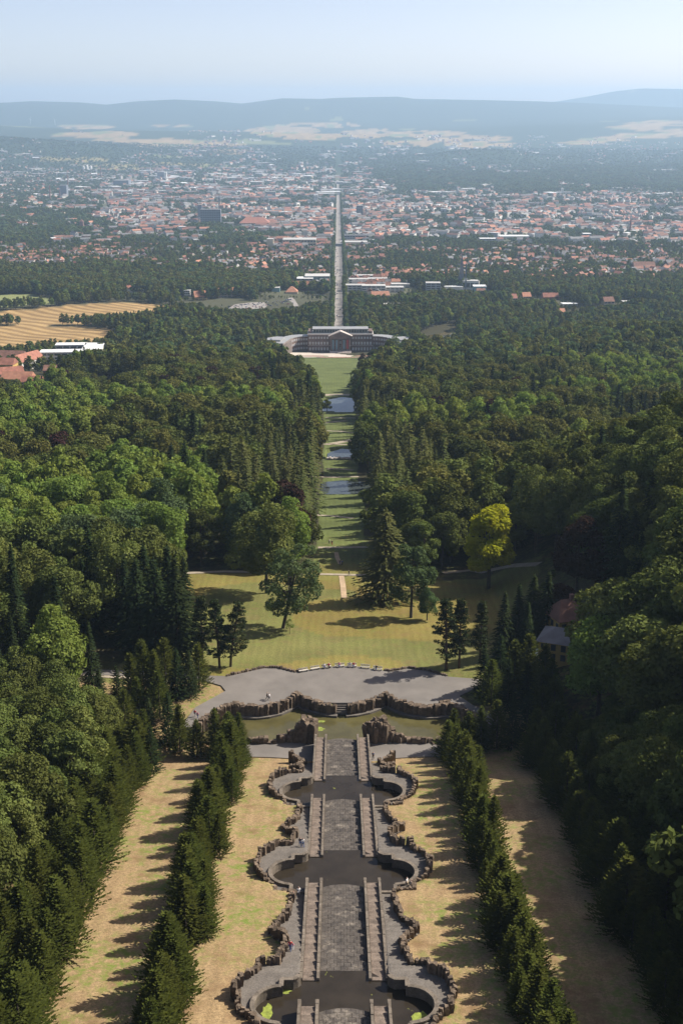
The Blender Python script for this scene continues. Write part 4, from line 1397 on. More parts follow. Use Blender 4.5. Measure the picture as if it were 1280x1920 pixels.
PTS, zz, hgt, con = PTS[inview], zz[inview], hgt[inview], con[inview]
inframe = inframe[inview]
is_con, is_lar, limey, rnd, dep = is_con[inview], is_lar[inview], limey[inview], rnd[inview], dep[inview]
x, y = PTS[:, 0], PTS[:, 1]
MARKS = {n_: on_ground(*p) for n_, p in (('the yellow house', (1052, 1232)), ('the brilliant yellow-green tree', (915, 1104)), ('the tall larch on the meadow', (722, 1128)), ('the free-standing oak', (531, 1178)),
                                        ('the three left pines', (405, 1250)), ('the black spruce clump', (296, 1220)), ('the bright lime stand', (120, 1060)), ('the round tree at the left edge', (105, 1318)))}
MARKS['the lower left corner'] = (-50, 125); MARKS['the lower right corner'] = (52, 125); MARKS['the right end of the green pond'] = (34, 240)
order = np.argsort(dep)
nb_, nc_ = 0, 0
rest = []
r9 = random.Random(99)
for i in order:
    cn = bool(is_con[i] or is_lar[i])
    if not inframe[i] or (cn and nc_ >= 120) or (not cn and nb_ >= 225):
        rest.append(i); continue
    px_, py_ = float(x[i]), float(y[i])
    side = 'left' if px_ < 0 else 'right'
    if cn:
        nc_ += 1
        k = r9.choice(LARCH) if is_lar[i] else r9.choice(FIR)
        nm_ = 'larch_tree' if is_lar[i] else 'spruce_tree'
        lab = 'feathery larch' if is_lar[i] else 'dark pointed wood spruce'
        to = place(k, px_, py_, float(hgt[i]) * 1.08, nm_, lab, 'tree', '%s of the near wood on the %s' % ('larches' if is_lar[i] else 'spruces', side), wide=r9.uniform(.95, 1.2))
        rank(to, lab, MARKS)
    else:
        nb_ += 1
        if limey[i] > 0.80: k = r9.choice(LIME + BLUEG); tone = 'light green'
        else: k = r9.choice(BROAD); tone = 'dark green'
        to = place(k, px_, py_, float(hgt[i]), 'broadleaf_tree', 'broadleaf tree of the wood', 'tree', '%s trees of the near wood on the %s' % (tone, side), wide=r9.uniform(.9, 1.12))
        rank(to, '%s broadleaf tree' % tone, MARKS)
settle_labels()
rest = np.array(rest)

# geometry-node scatter for the mass of the wood and the town's greenery (one object each)
MODELS = bpy.data.collections.new('tree_models')
MODEL_LIST = []


def add_model(k, tagname):
    """crown and trunk in one mesh, kept outside the scene as the scatter's model"""
    nv = len(k.crown.vertices); ne = len(k.trunk.vertices)
    co = np.empty(nv * 3, np.float32); k.crown.vertices.foreach_get('co', co)
    ct = np.empty(ne * 3, np.float32); k.trunk.vertices.foreach_get('co', ct)
    f = [tuple(p.vertices) for p in k.crown.polygons] + [tuple(q + nv for q in p.vertices) for p in k.trunk.polygons]
    me = bpy.data.meshes.new(tagname)
    me.from_pydata(np.concatenate([co, ct]).reshape(-1, 3).tolist(), [], f)
    me.materials.append(k.crown.materials[0]); me.materials.append(k.trunk.materials[0])
    me.polygons.foreach_set('material_index', np.array([0] * len(k.crown.polygons) + [1] * len(k.trunk.polygons), dtype=np.int32))
    o = bpy.data.objects.new('tree_model_%02d' % len(MODEL_LIST), me)
    MODELS.objects.link(o)
    MODEL_LIST.append(k)
    return len(MODEL_LIST) - 1


IDX_MB = [add_model(k, 'wood') for k in MIDB]; IDX_ML = [add_model(k, 'wood') for k in MIDL]; IDX_MC = [add_model(k, 'wood') for k in MIDC]
IDX_MR = [add_model(k, 'wood') for k in MIDR]; IDX_MP = [add_model(k, 'wood') for k in MIDP]
IDX_FB = [add_model(k, 'wood') for k in FARB]; IDX_FC = [add_model(k, 'wood') for k in FARC]; IDX_T = [add_model(k, 'wood') for k in TOWNT]

gn = bpy.data.node_groups.new('tree_scatter', 'GeometryNodeTree')
gn.interface.new_socket('Geometry', in_out='INPUT', socket_type='NodeSocketGeometry')
gn.interface.new_socket('Geometry', in_out='OUTPUT', socket_type='NodeSocketGeometry')
gi = gn.nodes.new('NodeGroupInput'); go = gn.nodes.new('NodeGroupOutput')
iop = gn.nodes.new('GeometryNodeInstanceOnPoints')
ci = gn.nodes.new('GeometryNodeCollectionInfo')
ci.inputs['Collection'].default_value = MODELS
ci.inputs['Separate Children'].default_value = True
ci.inputs['Reset Children'].default_value = True
iop.inputs['Pick Instance'].default_value = True


def named(nm, typ):
    n = gn.nodes.new('GeometryNodeInputNamedAttribute'); n.data_type = typ
    n.inputs['Name'].default_value = nm
    return n.outputs['Attribute']


gn.links.new(gi.outputs[0], iop.inputs['Points'])
gn.links.new(ci.outputs[0], iop.inputs['Instance'])
gn.links.new(named('model', 'INT'), iop.inputs['Instance Index'])
er = gn.nodes.new('FunctionNodeEulerToRotation')
gn.links.new(named('turn', 'FLOAT_VECTOR'), er.inputs[0])
gn.links.new(er.outputs[0], iop.inputs['Rotation'])
gn.links.new(named('size', 'FLOAT_VECTOR'), iop.inputs['Scale'])
gn.links.new(iop.outputs[0], go.inputs[0])


def scatter(name, xyz, model, turn, size, label, cat):
    me = bpy.data.meshes.new(name)
    n = len(xyz)
    me.vertices.add(n)
    me.vertices.foreach_set('co', np.asarray(xyz, np.float32).ravel())
    a = me.attributes.new('model', 'INT', 'POINT'); a.data.foreach_set('value', np.asarray(model, np.int32))
    a = me.attributes.new('turn', 'FLOAT_VECTOR', 'POINT'); a.data.foreach_set('vector', np.asarray(turn, np.float32).ravel())
    a = me.attributes.new('size', 'FLOAT_VECTOR', 'POINT'); a.data.foreach_set('vector', np.asarray(size, np.float32).ravel())
    o = obj(name, me)
    md = o.modifiers.new('scatter', 'NODES'); md.node_group = gn
    tag(o, label, cat, kind='stuff')
    return o


n = len(rest)
model = np.zeros(n, int)
hn_ = hgt[rest].copy()
hs_ = np.zeros(n)
for q, i in enumerate(rest):
    if dep[i] < 1050:
        if is_con[i]: k = IDX_MC[int(rnd[i] * 2) % 2]; hn_[q] *= 1.08
        elif is_lar[i]: k = IDX_MR[0]
        elif rnd[i] < 0.012: k = IDX_MP[0]
        elif limey[i] > 0.80: k = IDX_ML[0]
        else: k = IDX_MB[int(rnd[i] * 997) % 4]
    else:
        if is_con[i] and rnd[i] < 0.8: k = IDX_FC[0]
        else: k = IDX_FB[int(rnd[i] * 997) % 4]
    model[q] = k
    hs_[q] = hn_[q] / MODEL_LIST[k].h
turn = np.zeros((n, 3)); turn[:, 2] = g8.uniform(0, 6.28, n)
wd = g8.uniform(.8, 1.2, n)
scatter('woodland', np.stack([x[rest], y[rest], zz[rest] - 0.2], 1), model, turn, np.stack([hs_ * wd, hs_ * wd, hs_], 1),
        'dense mixed woodland of the park reaching from the meadow to the town', 'woodland')
print('trees: broad', nb_, 'conifers', nc_, 'mass', n)

# ------------------------------------------------------------------ paths, ponds and lawns along the axis
def ribbon(name, pts, width, mat, up=0.12, step=4.0, kind='structure'):
    out = []
    for (xa, ya), (xb, yb) in zip(pts[:-1], pts[1:]):
        l = math.hypot(xb - xa, yb - ya); n = max(1, int(l / step))
        out += [(xa + (xb - xa) * i / n, ya + (yb - ya) * i / n) for i in range(n)]
    out.append(pts[-1])
    v, f = [], []
    for i, p in enumerate(out):
        a = out[max(i - 1, 0)]; b_ = out[min(i + 1, len(out) - 1)]
        d = Vector((b_[0] - a[0], b_[1] - a[1])).normalized()
        for s in (-1, 1):
            xx, yy = p[0] - s * d.y * width / 2, p[1] + s * d.x * width / 2
            v.append((xx, yy, Hs(xx, yy) + up))
    for i in range(len(out) - 1):
        f.append((2 * i, 2 * i + 1, 2 * i + 3, 2 * i + 2))
    o = link(bpy.data.objects.new(name, mesh(name, v, f, mat)))
    me = o.data
    if me.polygons and me.polygons[0].normal.z < 0:
        me.flip_normals()
    return tag(o, kind=kind)


g_ = on_ground
for pts, w in (([g_(590, 966), g_(625, 968), g_(662, 972)], 2.2), ([g_(596, 1027), g_(640, 1027), g_(690, 1026)], 2.6), ([g_(600, 1077), g_(650, 1078), g_(690, 1079)], 2.2),
               ([g_(585, 894), g_(630, 895), g_(672, 894)], 3.0), ([g_(612, 879), g_(640, 880), g_(662, 882)], 3.0), ([g_(610, 834), g_(640, 829), g_(668, 823)], 5.0), ([g_(610, 832), g_(650, 834)], 3.0),
               ([g_(612, 808), g_(640, 809), g_(662, 812)], 3.0), ([g_(608, 793), g_(650, 789)], 4.0), ([g_(610, 783), g_(668, 784)], 4.0),
               ([g_(600, 741), g_(640, 740), g_(672, 741)], 13.0),
               ([g_(150, 1262), g_(240, 1270), g_(300, 1277), g_(330, 1279)], 2.6),
               ([g_(350, 1075), g_(420, 1072), g_(500, 1073)], 2.5), ([g_(830, 1075), g_(880, 1070), g_(960, 1061), g_(1010, 1058)], 2.5)):
    ribbon('path', pts, w, M_PATH)
ribbon('worn_track', [g_(645, 1122), g_(643, 1100), g_(640, 1080)], 1.6, M_EARTH, 0.10)
ribbon('worn_track', [g_(638, 1058), g_(632, 1046), g_(630, 1036)], 1.4, M_EARTH, 0.10)
for nm_, pl, zl in PONDS:
    o = sheet('lake_water', pl, lambda a, b_: zl - 0.15, M_PWATER)
    if o.data.polygons[0].normal.z < 0: o.data.flip_normals()
    tag(o, kind='structure')
# weir between middle pond and lawn
x0_, y0_ = g_(612, 862); x1_, y1_ = g_(672, 862)
wz = Hs(x0_, y0_)
wr = MB()
for i in range(14):
    t = i / 14
    jag(wr, x0_ + (x1_ - x0_) * t, x0_ + (x1_ - x0_) * (t + 0.075), y0_ - 1.2, y0_ + 1.2, wz - 1.5, wz + 1.0 + 0.5 * random.random(), rr)
tag(wr.obj('rock_weir', plain_mat('pale_weir_stone', (0.33, 0.29, 0.26), .9, .3, .8)), 'line of pale weir boulders below the middle pond on the axis', 'weir')
o = sheet('lake_water', LAKE, lambda a, b_: min(Hs(*p) for p in LAKE) + 0.4, water_mat('brown_lake_water', (0.11, 0.088, 0.045), 0.09))
if o.data.polygons[0].normal.z < 0: o.data.flip_normals()
tag(o, kind='structure')
# island bushes on the upper pond
for i, (px, row, h, lab) in enumerate(((630, 767, 5.5, 'left'), (644, 767, 6.5, 'right'))):
    x_, y_ = g_(px, row)
    place(LIME[i], x_, y_ + 3, h, 'island_bush', '%s of the two bushes on the islet in the upper pond' % lab, 'bush', 'bushes on the islet', wide=1.5, z=PONDS[2][2] - 0.3)
for (px, row, h, lab) in ((613, 772, 9, 'dark bush at the left shore of the upper pond'), (668, 870, 8, 'dark bush at the right shore of the middle pond')):
    x_, y_ = g_(px, row); place(BROAD[1], x_, y_, h, 'shore_bush', lab, 'bush', wide=1.3)

# ------------------------------------------------------------------ the palace
M_SAND = stone_mat('dark_sandstone', (0.125, 0.085, 0.072), (0.20, 0.142, 0.118), 0.12, 0.2, 0.9, 0.06)
M_TRIM = plain_mat('pale_trim', (0.46, 0.40, 0.36), 0.8, 0.1)
M_PROOF = plain_mat('pale_metal_roof', (0.27, 0.27, 0.265), 0.5, 0.12, 0.15)
M_PANE = plain_mat('window_glass', (0.10, 0.105, 0.11), 0.15, 0.2)
M_DARKG = plain_mat('dark_glazing', (0.05, 0.055, 0.06), 0.2, 0.2)
M_RED = plain_mat('red_banner', (0.42, 0.04, 0.04), 0.8, 0.1)
M_BLUEB = plain_mat('blue_banner', (0.20, 0.30, 0.36), 0.8, 0.1)
PX0, PY0 = 1.6, 1412.0
PZ0 = Hs(0, 1400)
pal = empty('palace', (PX0, PY0, PZ0))
tag(pal, 'long dark sandstone palace with columned portico and pale roofs closing the lawn', 'palace')
WINM = MB()
WINM.box(-1.0, 1.0, -0.22, 0.0, -0.15, 3.0, 0).box(-0.78, 0.78, -0.27, -0.2, 0.05, 2.75, 1)
M_BLIND = plain_mat('pale_window_blind', (0.42, 0.42, 0.42), .4, .25, .2)  # pale grey panes that stand out from the dark wall
WIN = WINM.mesh('window', [M_TRIM, M_BLIND])
WINS_ = MB().box(-1.0, 1.0, -0.22, 0.0, -0.15, 2.2, 0).box(-0.78, 0.78, -0.27, -0.2, 0.05, 2.0, 1).mesh('window', [M_TRIM, M_BLIND])


def facade(parent, ax, ay, bx, by, rows_z, n, me=None):
    """windows on a wall that runs from a to b, seen from its right-hand side"""
    d = Vector((bx - ax, by - ay)); a_ = math.atan2(d.y, d.x)
    for k, z in enumerate(rows_z):
        for i in range(n):
            t = (i + 0.5) / n
            obj('window', (WINS_ if (me == 'small' or z > 13) else WIN), parent, (ax + d.x * t, ay + d.y * t, z), a_)


MB().box(-36, 36, 0, 24, -6, 18.2).obj('main_block', M_SAND, pal)
c_ = MB().box(-36.6, 36.6, -0.6, 24.6, 18.2, 19.0); c_.box(-36.4, 36.4, -0.3, 0, 6.3, 6.55)
c_.obj('cornice', M_TRIM, pal)
MB().box(-35.8, 35.8, 0.3, 23.7, 19.0, 19.6).obj('roof', M_PROOF, pal)
at_ = MB().box(-30, 30, 5, 20, 19.6, 23.6).obj('attic', M_DARKG, pal)
MB().box(-31, 31, 4, 21, 23.6, 24.3).box(-30.4, 30.4, 4.5, 20.5, 19.6, 20.2).obj('attic_roof', M_PROOF, pal)
for i in range(21):
    MB().box(-30.2 + i * 3.0, -29.9 + i * 3.0, 4.75, 4.98, 20.2, 23.6).obj('mullion', M_TRIM, at_)
for sx in (-1, 1):
    MB().box(min(sx * 31.5, sx * 35.5), max(sx * 31.5, sx * 35.5), 3, 21, 19.6, 22.0).obj('corner_attic', M_SAND, pal)
    facade(pal, *( (-35.2, 0, -12.5, 0) if sx < 0 else (12.5, 0, 35.2, 0)), (1.2, 7.6, 14.0), 7)
# portico
ptc = MB().box(-12.2, 12.2, -7, -1, -6, 1.4)
for i in range(6): ptc.box(-12.2 - i * .0, 12.2, -7 - 0.9 * (i + 1), -7 - 0.9 * i, -6, 1.1 - 0.28 * i)
ptc.obj('portico_steps', M_TRIM, pal)
for i in range(6):
    x_ = -10 + 4.0 * i
    MB().tube([(x_, -4.6, 1.4), (x_, -4.6, 2.0), (x_, -4.6, 8.5), (x_, -4.6, 14.2), (x_, -4.6, 14.9)], [1.05, 0.85, 0.82, 0.70, 1.05], 12).obj('column', M_SAND, pal)
MB().box(-12.2, 12.2, -6, 0, 14.9, 17.4).obj('entablature', M_SAND, pal)
pd = MB(); pd.add([(-12.8, -6.4, 17.4), (12.8, -6.4, 17.4), (0, -6.4, 22.6), (-12.8, 3, 17.4), (12.8, 3, 17.4), (0, 3, 22.6)], [(0, 1, 2), (5, 4, 3), (0, 2, 5, 3), (2, 1, 4, 5), (1, 0, 3, 4)])
pdo = pd.obj('pediment', M_SAND, pal)
for s in (-1, 1):
    e = MB(); e.add([(s * 13.3, -6.9, 17.3), (s * 13.3, -6.9, 18.1), (0, -6.9, 23.5), (0, -6.9, 22.7), (s * 13.3, 3.2, 17.3), (s * 13.3, 3.2, 18.1), (0, 3.2, 23.5), (0, 3.2, 22.7)],
                    [(0, 1, 2, 3), (7, 6, 5, 4), (1, 5, 6, 2), (0, 3, 7, 4), (0, 4, 5, 1)])
    e.obj('raking_cornice', M_TRIM, pdo)
for i, (mt, x_) in enumerate(((M_BLUEB, -8), (M_BLUEB, -4), (M_BLUEB, 4), (M_RED, 8))):
    o = MB().box(x_ - 1.0, x_ + 1.0, -4.0, -3.85, 3.0, 13.5).obj('banner', mt, pal)
facade(pal, -10, 0, 10, 0, (2.0, 8.5), 5)
# curved links and end pavilions
for sx in (-1, 1):
    wg = empty('palace_wing', (PX0, PY0, PZ0))
    tag(wg, '%s wing of the palace: curved link and long end pavilion with pale flat roof' % ('left' if sx < 0 else 'right'), 'palace wing', 'wings of the palace')
    inner = [(36.1, 9.0), (42, 8.2), (47.5, 5.4), (51.5, 1.0), (54, -5)]
    outer = [(66, -3), (61, 9), (54, 17), (46, 20), (36.1, 21)]
    poly = [(sx * a, b_) for a, b_ in inner + outer]
    if sx > 0: poly = poly[::-1]
    MB().prism(poly, -6, 14.6).obj('link_wall', M_SAND, wg)
    MB().prism([(p[0] * 1.0, p[1]) for p in poly], 14.6, 15.4).obj('link_roof', M_PROOF, wg)
    for (a, b_), (c2, d2) in zip(inner[:-1], inner[1:]):
        if sx < 0: facade(wg, sx * c2, d2, sx * a, b_, (1.0, 6.2, 11.0), 2, 'small')
        else: facade(wg, sx * a, b_, sx * c2, d2, (1.0, 6.2, 11.0), 2, 'small')
    pv_ = [(54, -5), (62, -42), (79, -40), (80, -8), (70, -1)]
    poly = [(sx * a, b_) for a, b_ in pv_]
    if sx > 0: poly = poly[::-1]
    if sx < 0: poly = poly
    MB().prism(poly, -8, 15.6).obj('pavilion_wall', M_SAND, wg)
    cxp = sum(p[0] for p in poly) / 5; cyp = sum(p[1] for p in poly) / 5
    rf = MB().prism([(cxp + (p[0] - cxp) * 1.04, cyp + (p[1] - cyp) * 1.04) for p in poly], 15.6, 16.5).obj('pavilion_roof', M_PROOF, wg)
    MB().prism([(cxp + (p[0] - cxp) * 0.55, cyp + (p[1] - cyp) * 0.55) for p in poly], 16.5, 18.2).obj('roof_lantern', M_PROOF, rf)
    if sx < 0: facade(wg, -62, -42, -54, -5, (1.0, 6.4, 11.6), 9); facade(wg, -79, -40, -62, -42, (6.4, 11.6), 4)
    else: facade(wg, 54, -5, 62, -42, (1.0, 6.4, 11.6), 9); facade(wg, 62, -42, 79, -40, (6.4, 11.6), 4)
    for i in range(10):
        t = (i + .5) / 10
        a = Vector((sx * 54, -5)).lerp(Vector((sx * 62, -42)), t)
        MB().tube([(a.x - sx * 0.7, a.y, -2), (a.x - sx * 0.7, a.y, 14.6)], [.45, .4], 7).obj('half_column', M_TRIM, wg)
for (px, row, h_, k_, lab) in ((737, 674, 24, BROAD[2], 'large round tree hiding the link of the palace\'s right wing'), (700, 690, 20, BROAD[0], 'tree at the right edge of the palace lawn'), (716, 682, 21, BROAD[3], 'upright tree right of the palace forecourt'), (680, 700, 19, COPPER[0], 'dark tree at the right edge of the palace lawn')):
    hero(k_, px, row, h_, 'broadleaf_tree', lab)
# forecourt, beds and lawn paths
fc = [(-60, 1352), (60, 1352), (66, 1405), (-66, 1405)]
ribbon('forecourt', [(0, 1352), (0, 1404)], 128, plain_mat('pale_forecourt_gravel', (0.46, 0.40, 0.34), .95, .12, .1), 0.25, 6)
for i, (x_, y_, w_, l_, lab) in enumerate(((-27, 1368, 16, 5, 'left'), (27, 1368, 14, 5, 'right'), (0, 1346, 32, 4, 'central'))):
    fb = empty('flower_bed', (x_, y_, Hs(x_, y_) + .2)); tag(fb, '%s formal flower bed before the palace' % lab, 'flower bed', 'flower beds')
    MB().prism([(w_ * math.cos(t), l_ * math.sin(t)) for t in np.linspace(0, 6.283, 21)[:-1]], 0.06, 0.35).obj('turf', plain_mat('bed_turf%d' % i, (0.09, 0.13, 0.035), .95, .3, .5), fb)
    MB().prism([(w_ * .75 * math.cos(t), l_ * .55 * math.sin(t)) for t in np.linspace(0, 6.283, 21)[:-1]], 0.35, 0.7).obj('planting', plain_mat('bed_flowers%d' % i, (0.30, 0.17, 0.12), .95, .6, .8), fb)

# ------------------------------------------------------------------ houses with parts
ROOFS = {'red': plain_mat('red_tiles', (0.27, 0.112, 0.074), .9, .3, .3, .25), 'brown': plain_mat('brown_tiles', (0.19, 0.095, 0.065), .9, .3, .3, .25), 'grey': plain_mat('grey_slates', (0.17, 0.165, 0.165), .85, .25, .3, .25),
         'orange': plain_mat('orange_tiles', (0.38, 0.175, 0.105), .9, .2, .3, .2), 'white': plain_mat('white_roofing', (0.66, 0.66, 0.64), .7, .08, .3, .1), 'pale': plain_mat('pale_roofing', (0.42, 0.41, 0.39), .8, .15, .3, .2)}
WALLS = {'white': plain_mat('white_render', (0.64, 0.61, 0.55), .9, .08, .3, .15), 'cream': plain_mat('cream_render', (0.52, 0.43, 0.30), .9, .1, .3, .15), 'yellow': plain_mat('yellow_render', (0.48, 0.32, 0.10), .9, .12, .5, .1),
         'brick': plain_mat('brick_wall', (0.20, 0.10, 0.075), .9, .2, .5, .1), 'grey': plain_mat('grey_concrete', (0.36, 0.36, 0.37), .9, .12, .3, .15), 'dark': plain_mat('dark_facade', (0.15, 0.17, 0.20), .6, .12, .3, .1), 'teal': plain_mat('teal_facade', (0.16, 0.30, 0.32), .5, .1, .3)}
WBOX = MB().box(-0.55, 0.55, -0.06, 0.02, 0, 1.5).mesh('window', M_DARKG)
WBAND = MB().box(-0.5, 0.5, -0.10, 0.02, 0, 1.0).mesh('window_band', M_DARKG)


def house(name, label, x_, y_, w_, l_, h_, roof_h, rz, wall, roof, cat='house', group=None, kind='gable', win=None, chimney=False, z=None, axis='x', hip=0.0, over=0.5):
    t = empty(name, (x_, y_, Hs(x_, y_) if z is None else z), rz)
    tag(t, label, cat, group)
    wl = MB().box(-w_ / 2, w_ / 2, -l_ / 2, l_ / 2, -3, h_)
    if kind == 'gable' and hip == 0:
        wl.gable(-w_ / 2, w_ / 2, -l_ / 2, l_ / 2, h_ + 0.004, h_ + roof_h * 0.96, axis)
    wl.obj('wall', WALLS[wall], t)
    if kind == 'flat':
        MB().box(-w_ / 2 - .3, w_ / 2 + .3, -l_ / 2 - .3, l_ / 2 + .3, h_ + .005, h_ + .6).obj('roof', ROOFS[roof], t)
    else:
        r_ = MB().gable(-w_ / 2, w_ / 2, -l_ / 2, l_ / 2, h_ + 0.02, h_ + roof_h, axis, 0, over, hip).obj('roof', ROOFS[roof], t)
        if chimney: MB().box(w_ * .12, w_ * .12 + .9, -.45, .45, h_ + roof_h * .4, h_ + roof_h + 1.0).obj('chimney', WALLS['brick'], r_)
    if win:
        nf, nx, ny = win
        for k in range(nf):
            zf = 0.9 + k * (h_ - .6) / nf
            for i in range(nx):
                obj('window', WBOX, t, (-w_ / 2 + (i + .5) * w_ / nx, -l_ / 2, zf))
            for i in range(ny):
                obj('window', WBOX, t, (w_ / 2, -l_ / 2 + (i + .5) * l_ / ny, zf), math.pi / 2)
                obj('window', WBOX, t, (-w_ / 2, -l_ / 2 + (i + .5) * l_ / ny, zf), -math.pi / 2)
    return t


# the yellow house at the right edge of the meadow
hx, hy = g_(1052, 1232)
house('country_house', 'yellow-walled house with grey hipped roof half hidden among the trees on the right', hx, hy, 9.0, 8.5, 5.0, 2.2, R(-22), 'yellow', 'grey', 'house', hip=3.0, win=(2, 4, 3), chimney=True, over=.6)
house('country_house', 'red-tiled house with steep roof behind the grey-roofed yellow house', hx + 2.5, hy + 11, 7, 7, 5.6, 4.0, R(20), 'yellow', 'brown', 'house', hip=2.0, win=(2, 3, 3), chimney=True)
M_CANVAS = plain_mat('white_canvas', (0.75, 0.74, 0.70), .8, .05)
for i, (px, row, lab) in enumerate(((1013, 1240, 'larger white parasol on the terrace left of the yellow house'), (1003, 1243, 'smaller white parasol on the terrace beside the larger one'))):
    x_, y_ = g_(px, row)
    p_ = empty('parasol', (x_, y_, Hs(x_, y_))); tag(p_, lab, 'parasol', 'terrace parasols')
    MB().tube([(0, 0, 0), (0, 0, 3.0)], [.05, .04], 6).obj('pole', M_IRON, p_)
    q = [(2.0 * (1 - .25 * i) * math.cos(t), 2.0 * (1 - .25 * i) * math.sin(t), 2.35) for t in np.linspace(0, 6.283, 9)[:-1]]
    MB().add(q + [(0, 0, 3.1)], [(k, (k + 1) % 8, 8) for k in range(8)]).obj('canopy', M_CANVAS, p_)

# buildings at the left edge of the wood
def at_px(px, row):
    return g_(px, row)


wx, wy = g_(128, 686)
school = empty('modern_clinic', (wx, wy, Hs(wx, wy) + 3.5), R(4))
tag(school, 'large white flat-roofed clinic of joined wings in the woods on the left', 'building')
for (a, b_, c2, d2, hgt_) in ((-26, 30, -6, 9, 11), (14, 32, 9.01, 46, 11), (-16, 13.9, 34, 47, 11)):
    MB().box(a, b_, c2, d2, -4, hgt_).obj('wing_wall', WALLS['white'], school)
    MB().box(a - .8, b_ + .8, c2 - .8, d2 + (.8 if c2 < 0 or c2 > 20 else -.9), hgt_, hgt_ + .8).obj('wing_roof', ROOFS['white'], school)
for zf in (1.0, 4.6, 8.2):
    for i in range(8):
        o = obj('window_band', WBAND, school, (-22.6 + i * 6.9, -6.0, zf), 0, (6.0, 1.6, 2.0))
    for i in range(4):
        o = obj('window_band', WBAND, school, (-12.5 + i * 7.3, 34.0, zf), 0, (6.2, 1.6, 2.0))
house('annex', 'white flat-roofed annex with dark window strips right of the large clinic', *g_(176, 678), 32, 20, 9, 0, R(2), 'white', 'pale', 'building', kind='flat', win=(3, 8, 4))
for (px, row, w_, l_, h_, rh, a, wall, roof, lab) in (
        (51, 690, 14, 36, 8, 7, -26, 'white', 'red', 'long white house with steep red roof left of the clinic'),
        (18, 683, 34, 14, 8, 6, -8, 'yellow', 'brown', 'yellow house with brown-red roof at the left picture edge'),
        (8, 700, 22, 14, 9, 5, -6, 'yellow', 'red', 'yellow red-roofed house below the other at the left picture edge'),
        (22, 712, 20, 12, 6, 5, 20, 'cream', 'red', 'low red-roofed house below the yellow houses at the left edge'),
        (36, 722, 24, 13, 6, 5, -4, 'cream', 'orange', 'orange-roofed house, lowest of the left edge group'),
        (62, 726, 16, 10, 5, 4, -4, 'cream', 'red', 'small red-roofed shed right of the orange-roofed house'),
        (120, 716, 14, 10, 5, 4, 5, 'cream', 'red', 'small red roof showing in the wood below the clinic'),
        (128, 703, 40, 10, 5, 4, 3, 'brick', 'brown', 'long low brown-roofed building before the clinic')):
    house('house', lab, *g_(px, row), w_, l_, h_, rh, R(a), wall, roof, 'house', 'houses at the left edge of the wood', win=(2, 6, 3), axis='x' if w_ >= l_ else 'y')
house('villa', 'square dark red villa with pale hipped roof in the trees right of the clinic', *g_(256, 672), 17, 17, 10, 5, R(10), 'brick', 'pale', 'villa', hip=6.5, win=(2, 5, 4))
house('ballroom_hall', 'long hall with wide grey hipped roof in the woods left of the palace', *g_(398, 682), 34, 20, 9, 6, R(-6), 'cream', 'pale', 'hall', hip=7, win=(1, 9, 4))

# ------------------------------------------------------------------ people
def skin_mesh(name, verts, edges, rad, mat, root=0, sub=1):
    me = bpy.data.meshes.new(name)
    me.from_pydata(verts, edges, [])
    o = bpy.data.objects.new(name, me)
    ROOT.objects.link(o)
    sk = o.modifiers.new('skin', 'SKIN')
    sk.use_smooth_shade = True
    if not me.skin_vertices: pass
    lay = me.skin_vertices[0].data
    for i, r_ in enumerate(rad):
        lay[i].radius = (r_, r_) if not isinstance(r_, tuple) else r_
        lay[i].use_root = (i == root)
    sb = o.modifiers.new('sub', 'SUBSURF'); sb.levels = sub; sb.render_levels = sub
    dg = bpy.context.evaluated_depsgraph_get()
    out = bpy.data.meshes.new_from_object(o.evaluated_get(dg))
    bpy.data.objects.remove(o)
    out.name = name
    out.materials.clear(); out.materials.append(mat)
    return out


M_SKIN = plain_mat('skin', (0.50, 0.32, 0.24), .7, .05)
CLOTH = {n_: plain_mat(n_ + '_cloth', c_, .9, .1) for n_, c_ in (('red', (0.50, 0.03, 0.04)), ('white', (0.72, 0.72, 0.72)), ('black', (0.02, 0.02, 0.024)), ('blue', (0.06, 0.10, 0.22)), ('pink', (0.65, 0.22, 0.33)), ('grey', (0.24, 0.24, 0.26)), ('sand', (0.42, 0.34, 0.24)))}
HAIR = plain_mat('dark_hair', (0.04, 0.026, 0.018), .8, .1)


